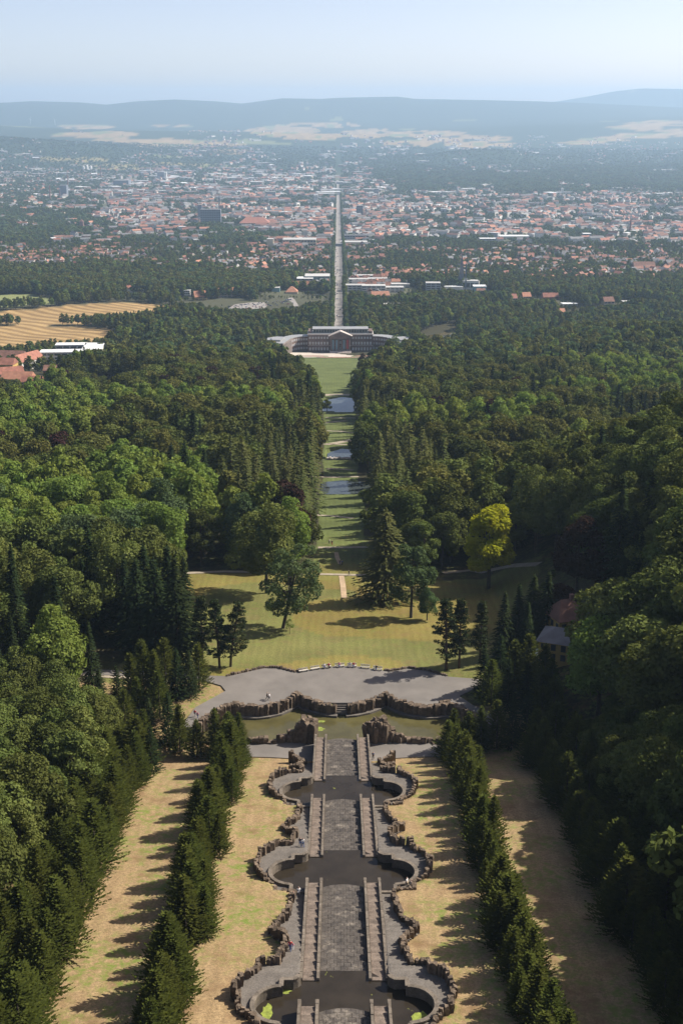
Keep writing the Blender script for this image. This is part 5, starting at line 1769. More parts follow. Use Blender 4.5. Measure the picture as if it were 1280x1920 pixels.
def pose(kind):
    """joints: pelvis, chest, neck, head top; arms and legs as chains"""
    if kind == 'sit':
        L_ = [[(.09, 0, .48), (.10, -.42, .50), (.10, -.46, .08), (.10, -.58, .04)], [(-.09, 0, .48), (-.10, -.42, .50), (-.10, -.44, .08), (-.10, -.56, .04)]]
        A_ = [[(.19, .03, .98), (.24, -.04, .72), (.15, -.25, .58), (.11, -.33, .56)], [(-.19, .03, .98), (-.24, -.04, .72), (-.15, -.25, .58), (-.11, -.33, .56)]]
        S_ = [(0, 0, .50), (0, .04, .72), (0, .05, .98), (0, .03, 1.10), (0, .01, 1.22), (0, .0, 1.33)]
    elif kind == 'walk':
        L_ = [[(.09, 0, .90), (.10, -.18, .50), (.10, -.26, .09), (.10, -.40, .05)], [(-.09, 0, .90), (-.10, .06, .48), (-.10, .34, .13), (-.10, .24, .05)]]
        A_ = [[(.19, 0, 1.40), (.26, .14, 1.14), (.25, .10, .90), (.24, .04, .80)], [(-.19, 0, 1.40), (-.26, -.10, 1.13), (-.23, -.26, .96), (-.21, -.34, .92)]]
        S_ = [(0, 0, .93), (0, 0, 1.15), (0, 0, 1.40), (0, 0, 1.52), (0, -.03, 1.62), (0, -.02, 1.74)]
    else:
        L_ = [[(.09, 0, .90), (.11, -.02, .49), (.11, 0, .09), (.12, -.15, .05)], [(-.09, 0, .90), (-.12, .0, .49), (-.12, .02, .09), (-.13, -.12, .05)]]
        A_ = [[(.19, 0, 1.40), (.27, .03, 1.13), (.24, -.08, .90), (.22, -.13, .81)], [(-.19, 0, 1.40), (-.27, .03, 1.13), (-.16, -.20, 1.05), (-.06, -.27, 1.10)]]
        S_ = [(0, 0, .93), (0, 0, 1.15), (0, 0, 1.40), (0, 0, 1.52), (0, -.02, 1.62), (0, -.01, 1.74)]
    return S_, A_, L_


PARTS = {}
for kd in ('sit', 'walk', 'stand'):
    S_, A_, L_ = pose(kd)
    v = list(S_); e = [(i, i + 1) for i in range(5)]; r_ = [.14, .12, .15, .055, .095, .06]
    for ch in A_:
        s = len(v); v += ch; e += [(2, s), (s, s + 1), (s + 1, s + 2), (s + 2, s + 3)]; r_ += [.06, .045, .035, .04]
    for ch in L_:
        s = len(v); v += ch; e += [(0, s), (s, s + 1), (s + 1, s + 2), (s + 2, s + 3)]; r_ += [.09, .06, .042, .038]
    body = skin_mesh('body', v, e, r_, M_SKIN)
    v = list(S_[:3]); e = [(0, 1), (1, 2)]; r_ = [.155, .145, .165]
    for ch in A_:
        s = len(v); v += ch[:2]; e += [(2, s), (s, s + 1)]; r_ += [.085, .06]
    shirt = skin_mesh('shirt', v, e, r_, CLOTH['white'])
    v = [S_[0]]; e = []; r_ = [.165]
    for ch in L_:
        s = len(v); v += ch[:3]; e += [(0, s), (s, s + 1), (s + 1, s + 2)]; r_ += [.105, .078, .06]
    trou = skin_mesh('trousers', v, e, r_, CLOTH['blue'])
    hd = S_[4]
    hv = [(hd[0], hd[1] + .02, hd[2] + .02), (hd[0], hd[1] + .03, hd[2] + .09)]
    hair = skin_mesh('hair', hv, [(0, 1)], [.105, .075], HAIR)
    PARTS[kd] = (body, shirt, trou, hair)
CM = {}


def dressed(kd, idx_, colour):
    key = (kd, idx_, colour)
    if key not in CM:
        me = PARTS[kd][idx_].copy(); me.materials.clear(); me.materials.append(CLOTH[colour]); CM[key] = me
    return CM[key]


def person(x_, y_, z_, rz, kd, shirt, trousers, label, s=1.0, group=None):
    p_ = empty('person', (x_, y_, z_), rz); p_.scale = (s, s, s)
    tag(p_, label, 'person', group)
    b_ = obj('body', PARTS[kd][0], p_)
    obj('shirt', dressed(kd, 1, shirt), p_); obj('trousers', dressed(kd, 2, trousers), p_); obj('hair', PARTS[kd][3], p_)


zw = lambda y_: -float(walk_drop(y_)) + 0.03
for (px, row, kd, sh, tr, a, s, lab, zmode) in (
        (544, 1784, 'walk', 'red', 'blue', 170, 1.0, 'person in red walking down the left stepped walk with a child', 'w'), (549, 1781, 'walk', 'pink', 'white', 170, .62, 'small child in pink beside the person in red', 'w'),
        (550, 1690, 'stand', 'black', 'sand', 20, 1.0, 'person in black at the top of the left walk below the middle pool', 'w'), (560, 1682, 'stand', 'white', 'grey', 200, 1.0, 'person in white standing beside the one in black', 'w'),
        (563, 1588, 'walk', 'black', 'blue', 190, 1.0, 'person in dark clothes on the left walk above the middle pool', 'w'), (568, 1589, 'walk', 'white', 'blue', 190, .95, 'person in pale top next to the dark-clothed one', 'w'),
        (762, 1664, 'walk', 'white', 'sand', 60, 1.0, 'person in white walking round the right side of the middle pool', 'w'), (770, 1668, 'stand', 'grey', 'white', 90, 1.0, 'person in grey behind the one in white at the middle pool', 'w'),
        (699, 1424, 'stand', 'blue', 'black', 0, 1.0, 'lone person in dark clothes on the apron right of the last water stair', 'a'),
        (501, 1311, 'walk', 'black', 'black', 80, 1.0, 'person in black walking across the plaza', 'p'), (505, 1313, 'walk', 'white', 'grey', 80, 1.0, 'person in white walking across the plaza beside the one in black', 'p'),
        (366, 1344, 'walk', 'red', 'grey', 150, 1.0, 'person in red on the curved walk left of the pond', 'p'), (371, 1347, 'walk', 'pink', 'blue', 150, .9, 'person in pink next to the one in red on the curved walk', 'p'),
        (617, 1021, 'stand', 'white', 'black', 0, 1.05, 'person in white on the lawn path of the axis', 'g'), (622, 1023, 'stand', 'black', 'red', 180, 1.05, 'person in black on the lawn path of the axis', 'g'),
        (637, 1060, 'walk', 'black', 'blue', 180, 1.05, 'person in black walking on the worn track, left of a pair', 'g'), (641, 1061, 'walk', 'blue', 'black', 180, 1.05, 'person in blue walking on the worn track, right of a pair', 'g'),
        (654, 1080, 'walk', 'black', 'grey', 100, 1.05, 'lone dark-clothed person on the path across the axis', 'g')):
    if zmode == 'w':
        x_, y_ = at_drop(px, row, 105)
        for _ in range(12): x_, y_ = at_drop(px, row, float(walk_drop(y_)))
        z_ = zw(y_)
    elif zmode == 'a': x_, y_ = at_drop(px, row, 124.55); z_ = -124.55
    elif zmode == 'p': x_, y_ = at_drop(px, row, 123.2); z_ = -123.2
    else: x_, y_ = g_(px, row); z_ = Hs(x_, y_) + .12
    person(x_, y_, z_, R(a), kd, sh, tr, lab, s)
for i, (x_, y_, a, sh, tr, lab) in enumerate(((-3.9, 266.25, 16, 'white', 'blue', 'person in white seated on the third bench from the left'), (-2.9, 266.5, 14, 'red', 'black', 'person in red seated on the third bench from the left'), (-0.5, 266.85, 4, 'pink', 'blue', 'person in pink seated on the middle bench'),
                                              (2.0, 266.9, -2, 'white', 'grey', 'person in white seated on the fifth bench from the left'), (2.8, 266.85, -2, 'red', 'blue', 'person in red seated on the fifth bench from the left'), (8.0, 265.25, -20, 'black', 'blue', 'person in black seated on the rightmost bench'))):
    person(x_, y_ + 2.4, -123.2, R(a), 'sit', sh, tr, lab)
for i, (px, row, sh) in enumerate(((598, 672, 'white'), (622, 673, 'black'), (648, 672, 'blue'), (667, 673, 'white'), (610, 675, 'red'))):
    x_, y_ = g_(px, row)
    person(x_, y_, Hs(x_, y_) + .27, R(40 * i), 'stand', sh, 'blue', 'tiny person in %s on the palace forecourt, %s from the left' % (sh, ORD[(0, 2, 3, 4, 1)[i]]))

# ------------------------------------------------------------------ the avenue through the town
M_ROAD = plain_mat('pale_worn_road', (0.25, 0.225, 0.20), .95, .15, .05)
ribbon('avenue', [(0, 1440), (0, 2300)], 12, M_ROAD, 0.5, 30)
ribbon('avenue', [(0, 2300), (0, 4000), (-6, 7600)], 15, M_ROAD, 0.5, 30)
ribbon('verge', [(-21, 1480), (-21, 1720)], 12, plain_mat('verge_grass', (0.13, 0.16, 0.05), .95, .2, .1), 0.4, 20)

CARM = {}
for nm_, c_ in (('white', (0.72, 0.72, 0.72)), ('black', (0.02, 0.02, 0.022)), ('red', (0.35, 0.03, 0.03)), ('silver', (0.42, 0.43, 0.45)), ('blue', (0.04, 0.07, 0.2))):
    CARM[nm_] = plain_mat(nm_ + '_car_paint', c_, .3, .03)
cb = [(-2.15, .35), (-2.2, .75), (-2.1, .95), (-1.3, 1.0), (1.05, .98), (2.0, .82), (2.2, .6), (2.15, .35)]
cg = [(-1.7, .99), (-1.35, 1.42), (.25, 1.45), (1.0, 1.0)]


def extrude_y(prof, w0):
    n = len(prof)
    v = [(a, -w0, z) for a, z in prof] + [(a, w0, z) for a, z in prof]
    return v, [tuple(range(n)), tuple(range(2 * n - 1, n - 1, -1))] + [(i, n + i, n + (i + 1) % n, (i + 1) % n) for i in range(n)]


M_TYRE = plain_mat('tyre', (0.02, 0.02, 0.02), .9)
CABIN = mesh('cabin', *extrude_y(cg, .74), M_DARKG)
WHEEL = MB().tube([(0, -.12, 0), (0, .12, 0)], [.33, .33], 10).mesh('wheel', M_TYRE)
BODY = {k: mesh('body', *extrude_y(cb, .88), m_) for k, m_ in CARM.items()}


def car(x_, y_, z_, rz, colour, label, group):
    c_ = empty('car', (x_, y_, z_), rz); tag(c_, label, 'car', group)
    obj('body', BODY[colour], c_); obj('cabin', CABIN, c_)
    for a in (-1.35, 1.35):
        for b_ in (-.8, .8): obj('wheel', WHEEL, c_, (a, b_, .33))
    return c_


r11 = random.Random(111)
cc = list(CARM)
for i in range(46):
    y_ = r11.uniform(1500, 3300); ln = r11.choice((-5.5, -2.5, 2.5, 5.5))
    col_ = r11.choice(cc)
    co_ = car(ln + r11.uniform(-.4, .4), y_, Hs(0, y_) + .5, math.pi / 2, col_, '%s car on the long straight avenue behind the palace' % col_, '%s cars on the avenue' % col_)
    rank(co_, '%s car driving on the straight avenue' % col_, {'the palace': (PX0, PY0)})
# parking field left of the avenue
x0_, y0_ = g_(430, 580); x1_, y1_ = g_(545, 566)
lot = sheet('car_park', [g_(415, 588), g_(560, 574), g_(550, 558), g_(440, 571)], lambda a, b_: Hs(a, b_) + .35, M_ROAD)
if lot.data.polygons[0].normal.z < 0: lot.data.flip_normals()
tag(lot, kind='structure')
for i in range(70):
    px = r11.uniform(425, 550); row = np.interp(px, (425, 550), (581, 567)) + r11.choice((-5, -2.5, 0, 2.5))
    x_, y_ = g_(px, row)
    col_ = r11.choice(('white', 'silver', 'white', 'black', 'red', 'blue'))
    co_ = car(x_, y_, Hs(x_, y_) + .36, r11.choice((0.1, 1.67)), col_, '%s car parked on the open car park left of the avenue' % col_, '%s parked cars' % col_)
    rank(co_, '%s car on the open car park' % col_, {'the palace': (PX0, PY0)})

# ------------------------------------------------------------------ landmark buildings of the town
def block_at(name, label, px, row, wpx, hpx, depth_m, wall, roof, rz=0.0, win=None, cat='building', kind='flat', rh=4.0, hip=0.0, bands=0, group=None):
    x_, y_ = g_(px, row)
    dep_ = y_ * math.cos(PITCH) - Hs(x_, y_) * math.sin(PITCH)
    w_ = wpx * dep_ / FPX; h_ = hpx * dep_ / FPX
    t = house(name, label, x_, y_, w_, depth_m, h_, rh, R(rz), wall, roof, cat, group, kind, None, hip=hip)
    if bands:
        nb2 = max(3, int(w_ / 7))
        for k in range(bands):
            for i in range(nb2):
                obj('window_band', WBAND, t, (-w_ / 2 + (i + .5) * w_ / nb2, -depth_m / 2 - .02, (k + .3) * h_ / bands), 0, (w_ / nb2 * .82, 2, h_ / bands * .5))
    SITES.append((x_, y_, max(w_ * .6, depth_m * .6) + 4))
    return t, w_, h_


SITES = []
block_at('office_block', 'broad blue-grey office slab with window rows left of the avenue, above the red-roofed block', 396, 419, 38, 26, 26, 'dark', 'grey', bands=8)
block_at('lift_tower', 'dark narrow tower at the left end of the blue-grey office slab', 376, 416, 8, 31, 16, 'dark', 'grey')
block_at('barracks', 'large red-roofed brick complex left of the avenue', 478, 426, 56, 9, 60, 'cream', 'red', kind='gable', rh=16, hip=20, bands=2)
block_at('congress_hall', 'long low pale hall with flat roof left of the avenue', 562, 460, 62, 12, 50, 'cream', 'pale', bands=2)
block_at('congress_tower', 'pale cubic stair tower at the left end of the long hall', 507, 463, 12, 15, 20, 'cream', 'pale')
block_at('glass_office', 'wide glass office block with green window bands beside the avenue', 595, 529, 46, 13, 36, 'teal', 'pale', bands=4)
block_at('office_wing', 'low white roofed office wing before the glass office block', 572, 531, 30, 10, 26, 'grey', 'white', bands=3)
block_at('brick_school', 'brick building with twin orange gables beside the avenue at the wood\'s edge', 562, 544, 50, 7, 18, 'brick', 'orange', kind='gable', rh=9, hip=4, bands=2)
block_at('red_pavilion', 'small pavilion with hipped orange roof right of the car park', 547, 550, 22, 4, 20, 'cream', 'orange', kind='gable', rh=8, hip=8)
block_at('teal_hall', 'small turquoise hall behind the car park', 517, 546, 15, 7, 16, 'teal', 'pale')
block_at('orange_house', 'orange-walled house with long red roof, left of the car park', 375, 562, 24, 6, 12, 'yellow', 'orange', 22, kind='gable', rh=9, bands=2)
block_at('orange_house', 'long orange-roofed terrace behind the car park', 428, 556, 44, 6, 13, 'cream', 'orange', 24, kind='gable', rh=9, bands=2)
block_at('orange_house', 'red-roofed middle house between the two orange-roofed ones', 402, 554, 20, 6, 13, 'cream', 'red', 0, kind='gable', rh=8)
block_at('villa', 'flat white villa among trees on the left below the fields', 258, 549, 28, 6, 14, 'white', 'pale', -10, bands=2)
block_at('villa', 'narrow white house right of the flat white villa', 352, 556, 11, 12, 12, 'white', 'pale', 0, bands=3)
for i, (px, row, w_, h_) in enumerate(((664, 546, 40, 12), (700, 548, 44, 13), (735, 547, 42, 9), (672, 534, 36, 11), (712, 531, 46, 9), (690, 524, 50, 8), (750, 539, 34, 7))):
    block_at('apartment_terrace', 'white stepped apartment block, %s of the cluster right of the avenue' % ORD[i], px, row, w_, h_, 18, 'white', 'pale', bands=3, group='white stepped apartments')
for i, (px, row, w_, h_, wall_, roof_, kd_, lab) in enumerate(((712, 558, 34, 5, 'cream', 'orange', 'gable', 'low house with orange tent roof right of the avenue before the white apartments'), (740, 574, 70, 4, 'cream', 'pale', 'flat', 'long flat pale-roofed hall in the trees right of the avenue'),
        (985, 562, 16, 7, 'cream', 'orange', 'gable', 'pale villa with orange roof at the far edge of the right wood'), (960, 566, 14, 8, 'white', 'red', 'gable', 'white villa left of the pale one at the far edge of the right wood'), (1030, 562, 30, 6, 'brick', 'red', 'gable', 'wide red-roofed villa at the far edge of the right wood'),
        (1066, 573, 28, 4, 'white', 'white', 'flat', 'flat white pavilion among the right villas'), (1138, 574, 20, 10, 'cream', 'brown', 'gable', 'tall villa with brown roof on the right'), (1185, 570, 40, 5, 'grey', 'pale', 'flat', 'flat grey building far right among trees'), (1052, 592, 10, 6, 'cream', 'orange', 'gable', 'small orange gable in the right wood'), (1034, 622, 14, 3, 'grey', 'grey', 'flat', 'small grey roof deep in the right wood'))):
    block_at('villa', lab, px, row, w_, h_, 14, wall_, roof_, 8, kind=kd_, rh=6, cat='villa', bands=2)
block_at('station_hall', 'station roof of pale ribbed panels right of the avenue', 663, 459, 50, 6, 40, 'cream', 'pale')
block_at('station_block', 'grey slab behind the ribbed station roof', 668, 450, 46, 9, 18, 'grey', 'grey', bands=2)
block_at('canopy', 'dark flat canopy spanning the avenue by the station', 634, 462, 20, 5, 14, 'dark', 'dark' if 'dark' in ROOFS else 'grey', cat='canopy')
block_at('church_hall', 'white church hall with ribbed side wall on the right', 882, 543, 32, 17, 16, 'white', 'pale', -14, bands=1)
block_at('church_hall', 'low white parish hall left of the white church', 850, 544, 34, 7, 14, 'white', 'white', -10)
block_at('teal_hall', 'turquoise glass cube right of the white church hall', 898, 546, 24, 10, 20, 'teal', 'white')
block_at('office_block', 'grey concrete block left of the white church', 811, 545, 27, 15, 18, 'grey', 'pale', bands=4)
block_at('office_block', 'blue tower block at the right beyond the rail yard', 1098, 452, 15, 14, 22, 'dark', 'white', bands=4)
block_at('market_hall', 'big hall with red roof and white sheds in the right middle distance', 958, 440, 40, 5, 60, 'white', 'red', kind='gable', rh=8, hip=10)
block_at('market_shed', 'wide white shed below the red-roofed hall', 962, 446, 56, 4, 40, 'white', 'white')
block_at('office_block', 'long pale office bar right of the station tracks', 920, 453, 44, 6, 24, 'grey', 'white', bands=2)
block_at('school', 'red-roofed long school on the right edge', 1205, 505, 40, 6, 24, 'brick', 'brown', 0, kind='gable', rh=9, bands=2)
block_at('high_rise', 'white and grey high-rise far left of the avenue', 303, 338, 14, 15, 26, 'grey', 'pale', bands=6)
block_at('high_rise', 'bright end slab of the far left high-rise', 311, 338, 5, 14, 22, 'white', 'white')
block_at('high_rise', 'dark slab tower just right of the avenue in mid town', 674, 408, 12, 22, 22, 'dark', 'grey', bands=8)
block_at('high_rise', 'grey tower block right of the avenue far down', 705, 368, 8, 14, 20, 'grey', 'pale', bands=5)
block_at('high_rise', 'pale slab tower left of the avenue', 592, 380, 8, 14, 20, 'white', 'white', bands=5)
block_at('high_rise', 'white tower near the far end of the avenue', 606, 343, 9, 9, 26, 'white', 'white', bands=4)
block_at('high_rise', 'grey pair of slabs left of the avenue', 508, 371, 18, 11, 22, 'grey', 'pale', bands=4)
block_at('warehouse', 'large dark blue warehouse far on the left', 230, 349, 28, 11, 90, 'dark', 'grey')
block_at('power_station', 'dark power station block on the left', 121, 368, 13, 20, 40, 'dark', 'grey')
for i, (px, row) in enumerate(((157, 320), (164, 319), (171, 320))):
    x_, y_ = g_(px, row); s = empty('silo', (x_, y_, Hs(x_, y_))); tag(s, 'white rounded silo, %s of three far on the left' % ORD[i], 'silo', 'white silos')
    MB().tube([(0, 0, 0), (0, 0, 22), (0, 0, 30), (0, 0, 33)], [9, 9, 6, 1], 14).obj('shell', WALLS['white'], s)
for i, (px, row, h_, lab) in enumerate(((95, 375, 62, 'slim dark chimney beside the power station'), (113, 372, 40, 'short chimney right of the slim dark one'), (190, 334, 75, 'tall brick chimney far left'), (128, 352, 78, 'tall grey chimney above the power station'), (1180, 440, 45, 'brick chimney in the rail yard on the right'))):
    x_, y_ = g_(px, row); s = empty('chimney', (x_, y_, Hs(x_, y_))); tag(s, lab, 'chimney', 'industrial chimneys')
    MB().tube([(0, 0, -2), (0, 0, h_)], [3.4, 2.0], 12).obj('shaft', WALLS['brick'], s)
    MB().tube([(0, 0, h_), (0, 0, h_ + 2)], [2.5, 2.5], 12).obj('rim', WALLS['grey'], s)


def church(px, row, hpx, label, tw, col_='brick', roofc='grey', spire=0.55):
    x_, y_ = g_(px, row)
    dep_ = y_ * math.cos(PITCH) - Hs(x_, y_) * math.sin(PITCH)
    h_ = hpx * dep_ / FPX
    s = empty('church', (x_, y_, Hs(x_, y_))); tag(s, label, 'church')
    MB().box(-tw / 2, tw / 2, -tw / 2, tw / 2, -3, h_ * (1 - spire)).obj('tower', WALLS[col_], s)
    z0_ = h_ * (1 - spire)
    q = tw / 2 + .4
    MB().add([(-q, -q, z0_), (q, -q, z0_), (q, q, z0_), (-q, q, z0_), (0, 0, h_)], [(0, 1, 4), (1, 2, 4), (2, 3, 4), (3, 0, 4), (3, 2, 1, 0)]).obj('spire', ROOFS[roofc], s)
    MB().box(-tw * .75, tw * .75, tw / 2, tw * 3.4, -3, h_ * .22).obj('nave', WALLS[col_], s)
    MB().gable(-tw * .75, tw * .75, tw / 2, tw * 3.4, h_ * .22, h_ * .36, 'y', 0, .4).obj('nave_roof', ROOFS[roofc], s)
    SITES.append((x_, y_, tw * 2))


church(864, 541, 70, 'dark church with tall thin spire on the right', 6.5, 'dark', 'grey', .6)
church(412, 391, 28, 'church with green-grey spire among blocks left of the avenue', 9, 'cream', 'grey', .55)
church(1053, 366, 14, 'pale square church tower far right', 10, 'white', 'pale', .12)
church(402, 345, 14, 'twin-towered church far down left of the avenue', 9, 'brick', 'grey', .4)
church(154, 428, 17, 'round-topped old water tower on the left', 11, 'brick', 'brown', .25)
SPIRE_X, SPIRE_Y = g_(872, 548)
s = empty('bell_mast', (SPIRE_X, SPIRE_Y, Hs(SPIRE_X, SPIRE_Y))); tag(s, 'slim concrete bell mast with cross arm before the white church hall', 'mast')
MB().box(-1.1, 1.1, -1.1, 1.1, -2, 46).obj('shaft', WALLS['dark'], s); MB().box(-3.2, 3.2, -1.3, -1.1, 20, 23).obj('cross_arm', WALLS['white'], s)
# wind turbines on the far hill
M_TURB = plain_mat('white_turbine', (0.75, 0.75, 0.75), .5, .02)
for i, (px, row, lab) in enumerate(((58, 232, 'left of the two distant white wind turbines'), (104, 234, 'right of the two distant white wind turbines'))):
    x_, y_ = g_(px, row)
    s = empty('wind_turbine', (x_, y_, Hs(x_, y_))); tag(s, lab, 'wind turbine', 'wind turbines')
    hh_ = 8.5 * y_ / FPX
    MB().tube([(0, 0, 0), (0, 0, hh_)], [3.0, 1.6], 8).obj('tower', M_TURB, s)
    for k in range(3):
        a = 0.4 + k * 2.094 + i
        bl_ = MB(); rl = hh_ * .55
        bl_.tube([(0, -3, hh_), (rl * .3 * math.sin(a), -3, hh_ + rl * .3 * math.cos(a)), (rl * math.sin(a), -3, hh_ + rl * math.cos(a))], [1.4, 2.2, .5], 5).obj('blade', M_TURB, s)

# ------------------------------------------------------------------ houses of the town
g12 = np.random.default_rng(12)


def dens(px, row):
    """how built-up a spot is, read off the photograph's broad districts"""
    d = 0.30
    if row > 548: d = 0.0
    if px < 620 and row > 512: d = 0.05
    if px > 640 and row > 532: d = 0.06
    if 640 < px < 800 and 455 < row < 545: d = 0.45
    if 480 < px < 620 and 455 < row < 520: d = 0.48
    if px < 260 and 465 < row < 512: d = 0.45
    if 260 < px < 480 and 440 < row < 500: d = 0.16
    if 360 < px < 480 and 425 < row < 455: d = 0.03
    if 60 < px < 330 and 395 < row < 455: d = 0.24
    if px < 180 and 395 < row < 450: d = 0.05
    if px < 220 and 330 < row < 395: d = 0.25
    if 200 < px < 640 and 345 < row < 420: d = 0.46
    if 640 < px < 760 and 345 < row < 450: d = 0.38
    if px > 760 and 360 < row < 450: d = 0.32
    if px > 760 and 395 < row < 440 and px < 950: d = 0.28
    if px > 800 and 450 < row < 532: d = 0.38
    if px > 700 and 318 < row < 358: d = 0.015
    if px < 700 and 300 < row < 345: d = 0.45
    if row < 318: d = 0.25
    if px < 190 and row < 292: d = 0.0
    return d


cands = []
for _ in range(52000):
    px = g12.uniform(-80, 1360)
    row = 262 + 290 * g12.uniform() ** 1.25
    y_ = None
    cands.append((px, row))
cands = np.array(cands)


def dens_soft(a, b_):
    """district borders wander a little"""
    da = (vnoise(a, b_ * 4, 48, 61) - .5) * 150 + (vnoise(a, b_ * 4, 17, 63) - .5) * 50
    db = (vnoise(a, b_ * 4, 48, 62) - .5) * 26 + (vnoise(a, b_ * 4, 17, 64) - .5) * 9
    return np.array([dens(p_, q_) for p_, q_ in zip(a + da, b_ + db)])


# turn picture spots into ground spots on the smooth profile (vectorised)
tanv = np.tan(PITCH + np.arctan((cands[:, 1] - 960) / FPX))
yt = np.geomspace(1500, 16000, 1500)
tt_ = -profile(yt) / yt
ycand = np.interp(-tanv, -tt_, yt)
depc = ycand * math.cos(PITCH) - profile(ycand) * math.sin(PITCH)
xcand = (cands[:, 0] - 634) / FPX * depc + CAMX
dn = dens_soft(cands[:, 0], cands[:, 1])
cl = vnoise(xcand, ycand, 170, 41) * 0.6 + vnoise(xcand, ycand, 60, 42) * 0.4
keep = g12.uniform(0, 1, len(cands)) < dn * np.clip((cl - 0.30) * 3.2, 0, 1.4)
keep &= np.abs(xcand) > 24
keep &= ycand > 2050
far_thin = (cands[:, 1] < 318) & (vnoise(cands[:, 0], cands[:, 1] * 3, 36, 44) < 0.52)
keep &= ~far_thin
for sx_, sy_, sr in SITES:
    keep &= (xcand - sx_) ** 2 + (ycand - sy_) ** 2 > sr ** 2
xh, yh = xcand[keep], ycand[keep]
o_ = np.argsort(yh)
xh, yh = xh[o_], yh[o_]
# thin out overlaps with a coarse hash
seen = set(); sel = []
for i in range(len(xh)):
    c_ = (int(xh[i] // 15), int(yh[i] // 17))
    if c_ in seen: continue
    seen.add(c_); sel.append(i)
xh, yh = xh[sel], yh[sel]
nh = len(xh)
ang0 = np.floor(vnoise(xh, yh, 260, 51) * 5) * 0.31 + g12.normal(0, .05, nh) + (g12.uniform(0, 1, nh) < .3) * math.pi / 2
central = (yh > 3300) & (np.abs(xh) < 1300)
wlen = np.where(central, g12.uniform(13, 36, nh), g12.uniform(10, 16, nh))
wdep = np.where(central, g12.uniform(11, 15, nh), g12.uniform(8.5, 11.5, nh))
hwal = np.where(central, g12.uniform(9, 16, nh), g12.uniform(5, 8.5, nh))
rhh = g12.uniform(3.2, 5.6, nh)
pal_r = g12.uniform(0, 1, nh)
flat = g12.uniform(0, 1, nh) < np.where(central, .22, .08)
big = (yh > 6000) & (g12.uniform(0, 1, nh) < .16)
wlen = np.where(big, g12.uniform(40, 110, nh), wlen); wdep = np.where(big, g12.uniform(25, 50, nh), wdep); flat |= big
hz_ = H(xh, yh)
HOUSE_N = 215
HM = {}


def house_mesh(kind_, wall, roof):
    key = (kind_, wall, roof)
    if key not in HM:
        w_ = MB().box(-.5, .5, -.5, .5, -.4, 1)
        w_.add([(-.5, -.5, 1), (-.5, .5, 1), (-.5, 0, 1.58), (.5, -.5, 1), (.5, .5, 1), (.5, 0, 1.58)], [(0, 2, 1), (3, 4, 5)])
        r_ = MB().gable(-.5, .5, -.5, .5, 1.0, 1.62, 'x', 0, .045)
        ch = MB().box(.1, .17, -.06, .06, 1.35, 1.78)
        HM[key] = (w_.mesh('wall', WALLS[wall]), r_.mesh('roof', ROOFS[roof]), ch.mesh('chimney', WALLS['brick']))
    return HM[key]


TMARKS = {n_: g_(*p) for n_, p in (('the white church hall', (882, 543)), ('the glass office block', (595, 529)), ('the white stepped apartments', (700, 548)), ('the ribbed station roof', (663, 459)), ('the long brick school', (1205, 505)), ('the long low hall', (562, 460)), ('the flat white villa', (258, 549)), ('the grey concrete block', (811, 545)), ('the right picture edge', (1275, 515)), ('the left picture edge', (5, 505)))}
for i in range(min(HOUSE_N, nh)):
    rc = 'red' if pal_r[i] < .38 else ('orange' if pal_r[i] < .55 else ('brown' if pal_r[i] < .80 else 'grey'))
    wc = 'white' if (pal_r[i] * 7 % 1) < .6 else 'cream'
    x_, y_ = float(xh[i]), float(yh[i])
    dist = 'left' if x_ < 0 else 'right'
    t = empty('house', (x_, y_, float(hz_[i])), float(ang0[i]))
    tag(t, '%s town house with %s-toned roof among trees %s of the avenue' % (wc, rc, dist), 'house', '%s houses with %s roofs %s of the avenue' % (wc, rc, dist))
    t.scale = (float(wlen[i]), float(wdep[i]), float(hwal[i]))
    a_, b_, c_ = house_mesh('g', wc, rc)
    obj('wall', a_, t); r_ = obj('roof', b_, t); obj('chimney', c_, r_)
    rank(t, '%s town house with %s roof' % (wc, rc), TMARKS)

settle_labels()
# the rest of the town in one mesh (walls and roofs, coloured face by face)
U = np.array([(-.5, -.5, -.6), (.5, -.5, -.6), (.5, .5, -.6), (-.5, .5, -.6), (-.5, -.5, 0), (.5, -.5, 0), (.5, .5, 0), (-.5, .5, 0),
              (-.53, -.54, 0), (.53, -.54, 0), (.53, .54, 0), (-.53, .54, 0), (-.53, 0, 1), (.53, 0, 1)], float)
V, F4, F3, C4, C3 = [], [], [], [], []
RC = np.array([(0.27, 0.112, 0.074), (0.38, 0.175, 0.105), (0.19, 0.095, 0.065), (0.17, 0.165, 0.165), (0.40, 0.40, 0.39), (0.62, 0.62, 0.61)])
WC = np.array([(0.62, 0.59, 0.54), (0.50, 0.43, 0.33), (0.38, 0.38, 0.38), (0.45, 0.30, 0.24)])
idx_ = np.arange(HOUSE_N, nh)
n_ = len(idx_)
ca_, sa_ = np.cos(ang0[idx_]), np.sin(ang0[idx_])
base = np.repeat(U[None], n_, 0)
lx = base[:, :, 0] * wlen[idx_, None]; ly = base[:, :, 1] * wdep[idx_, None]
lz = np.zeros_like(lx)
lz[:, 0:4] = -3; lz[:, 4:12] = hwal[idx_, None]
lz[:, 12:14] = (hwal + np.where(flat, 0.5, rhh))[idx_, None]
wx_ = xh[idx_, None] + lx * ca_[:, None] - ly * sa_[:, None]
wy_ = yh[idx_, None] + lx * sa_[:, None] + ly * ca_[:, None]
wz_ = hz_[idx_, None] + lz
V = np.stack([wx_, wy_, wz_], -1).reshape(-1, 3)
q4 = np.array([(0, 1, 5, 4), (1, 2, 6, 5), (2, 3, 7, 6), (3, 0, 4, 7), (8, 9, 13, 12), (10, 11, 12, 13)])
t3 = np.array([(9, 10, 13), (11, 8, 12)])
off = (np.arange(n_) * 14)[:, None, None]
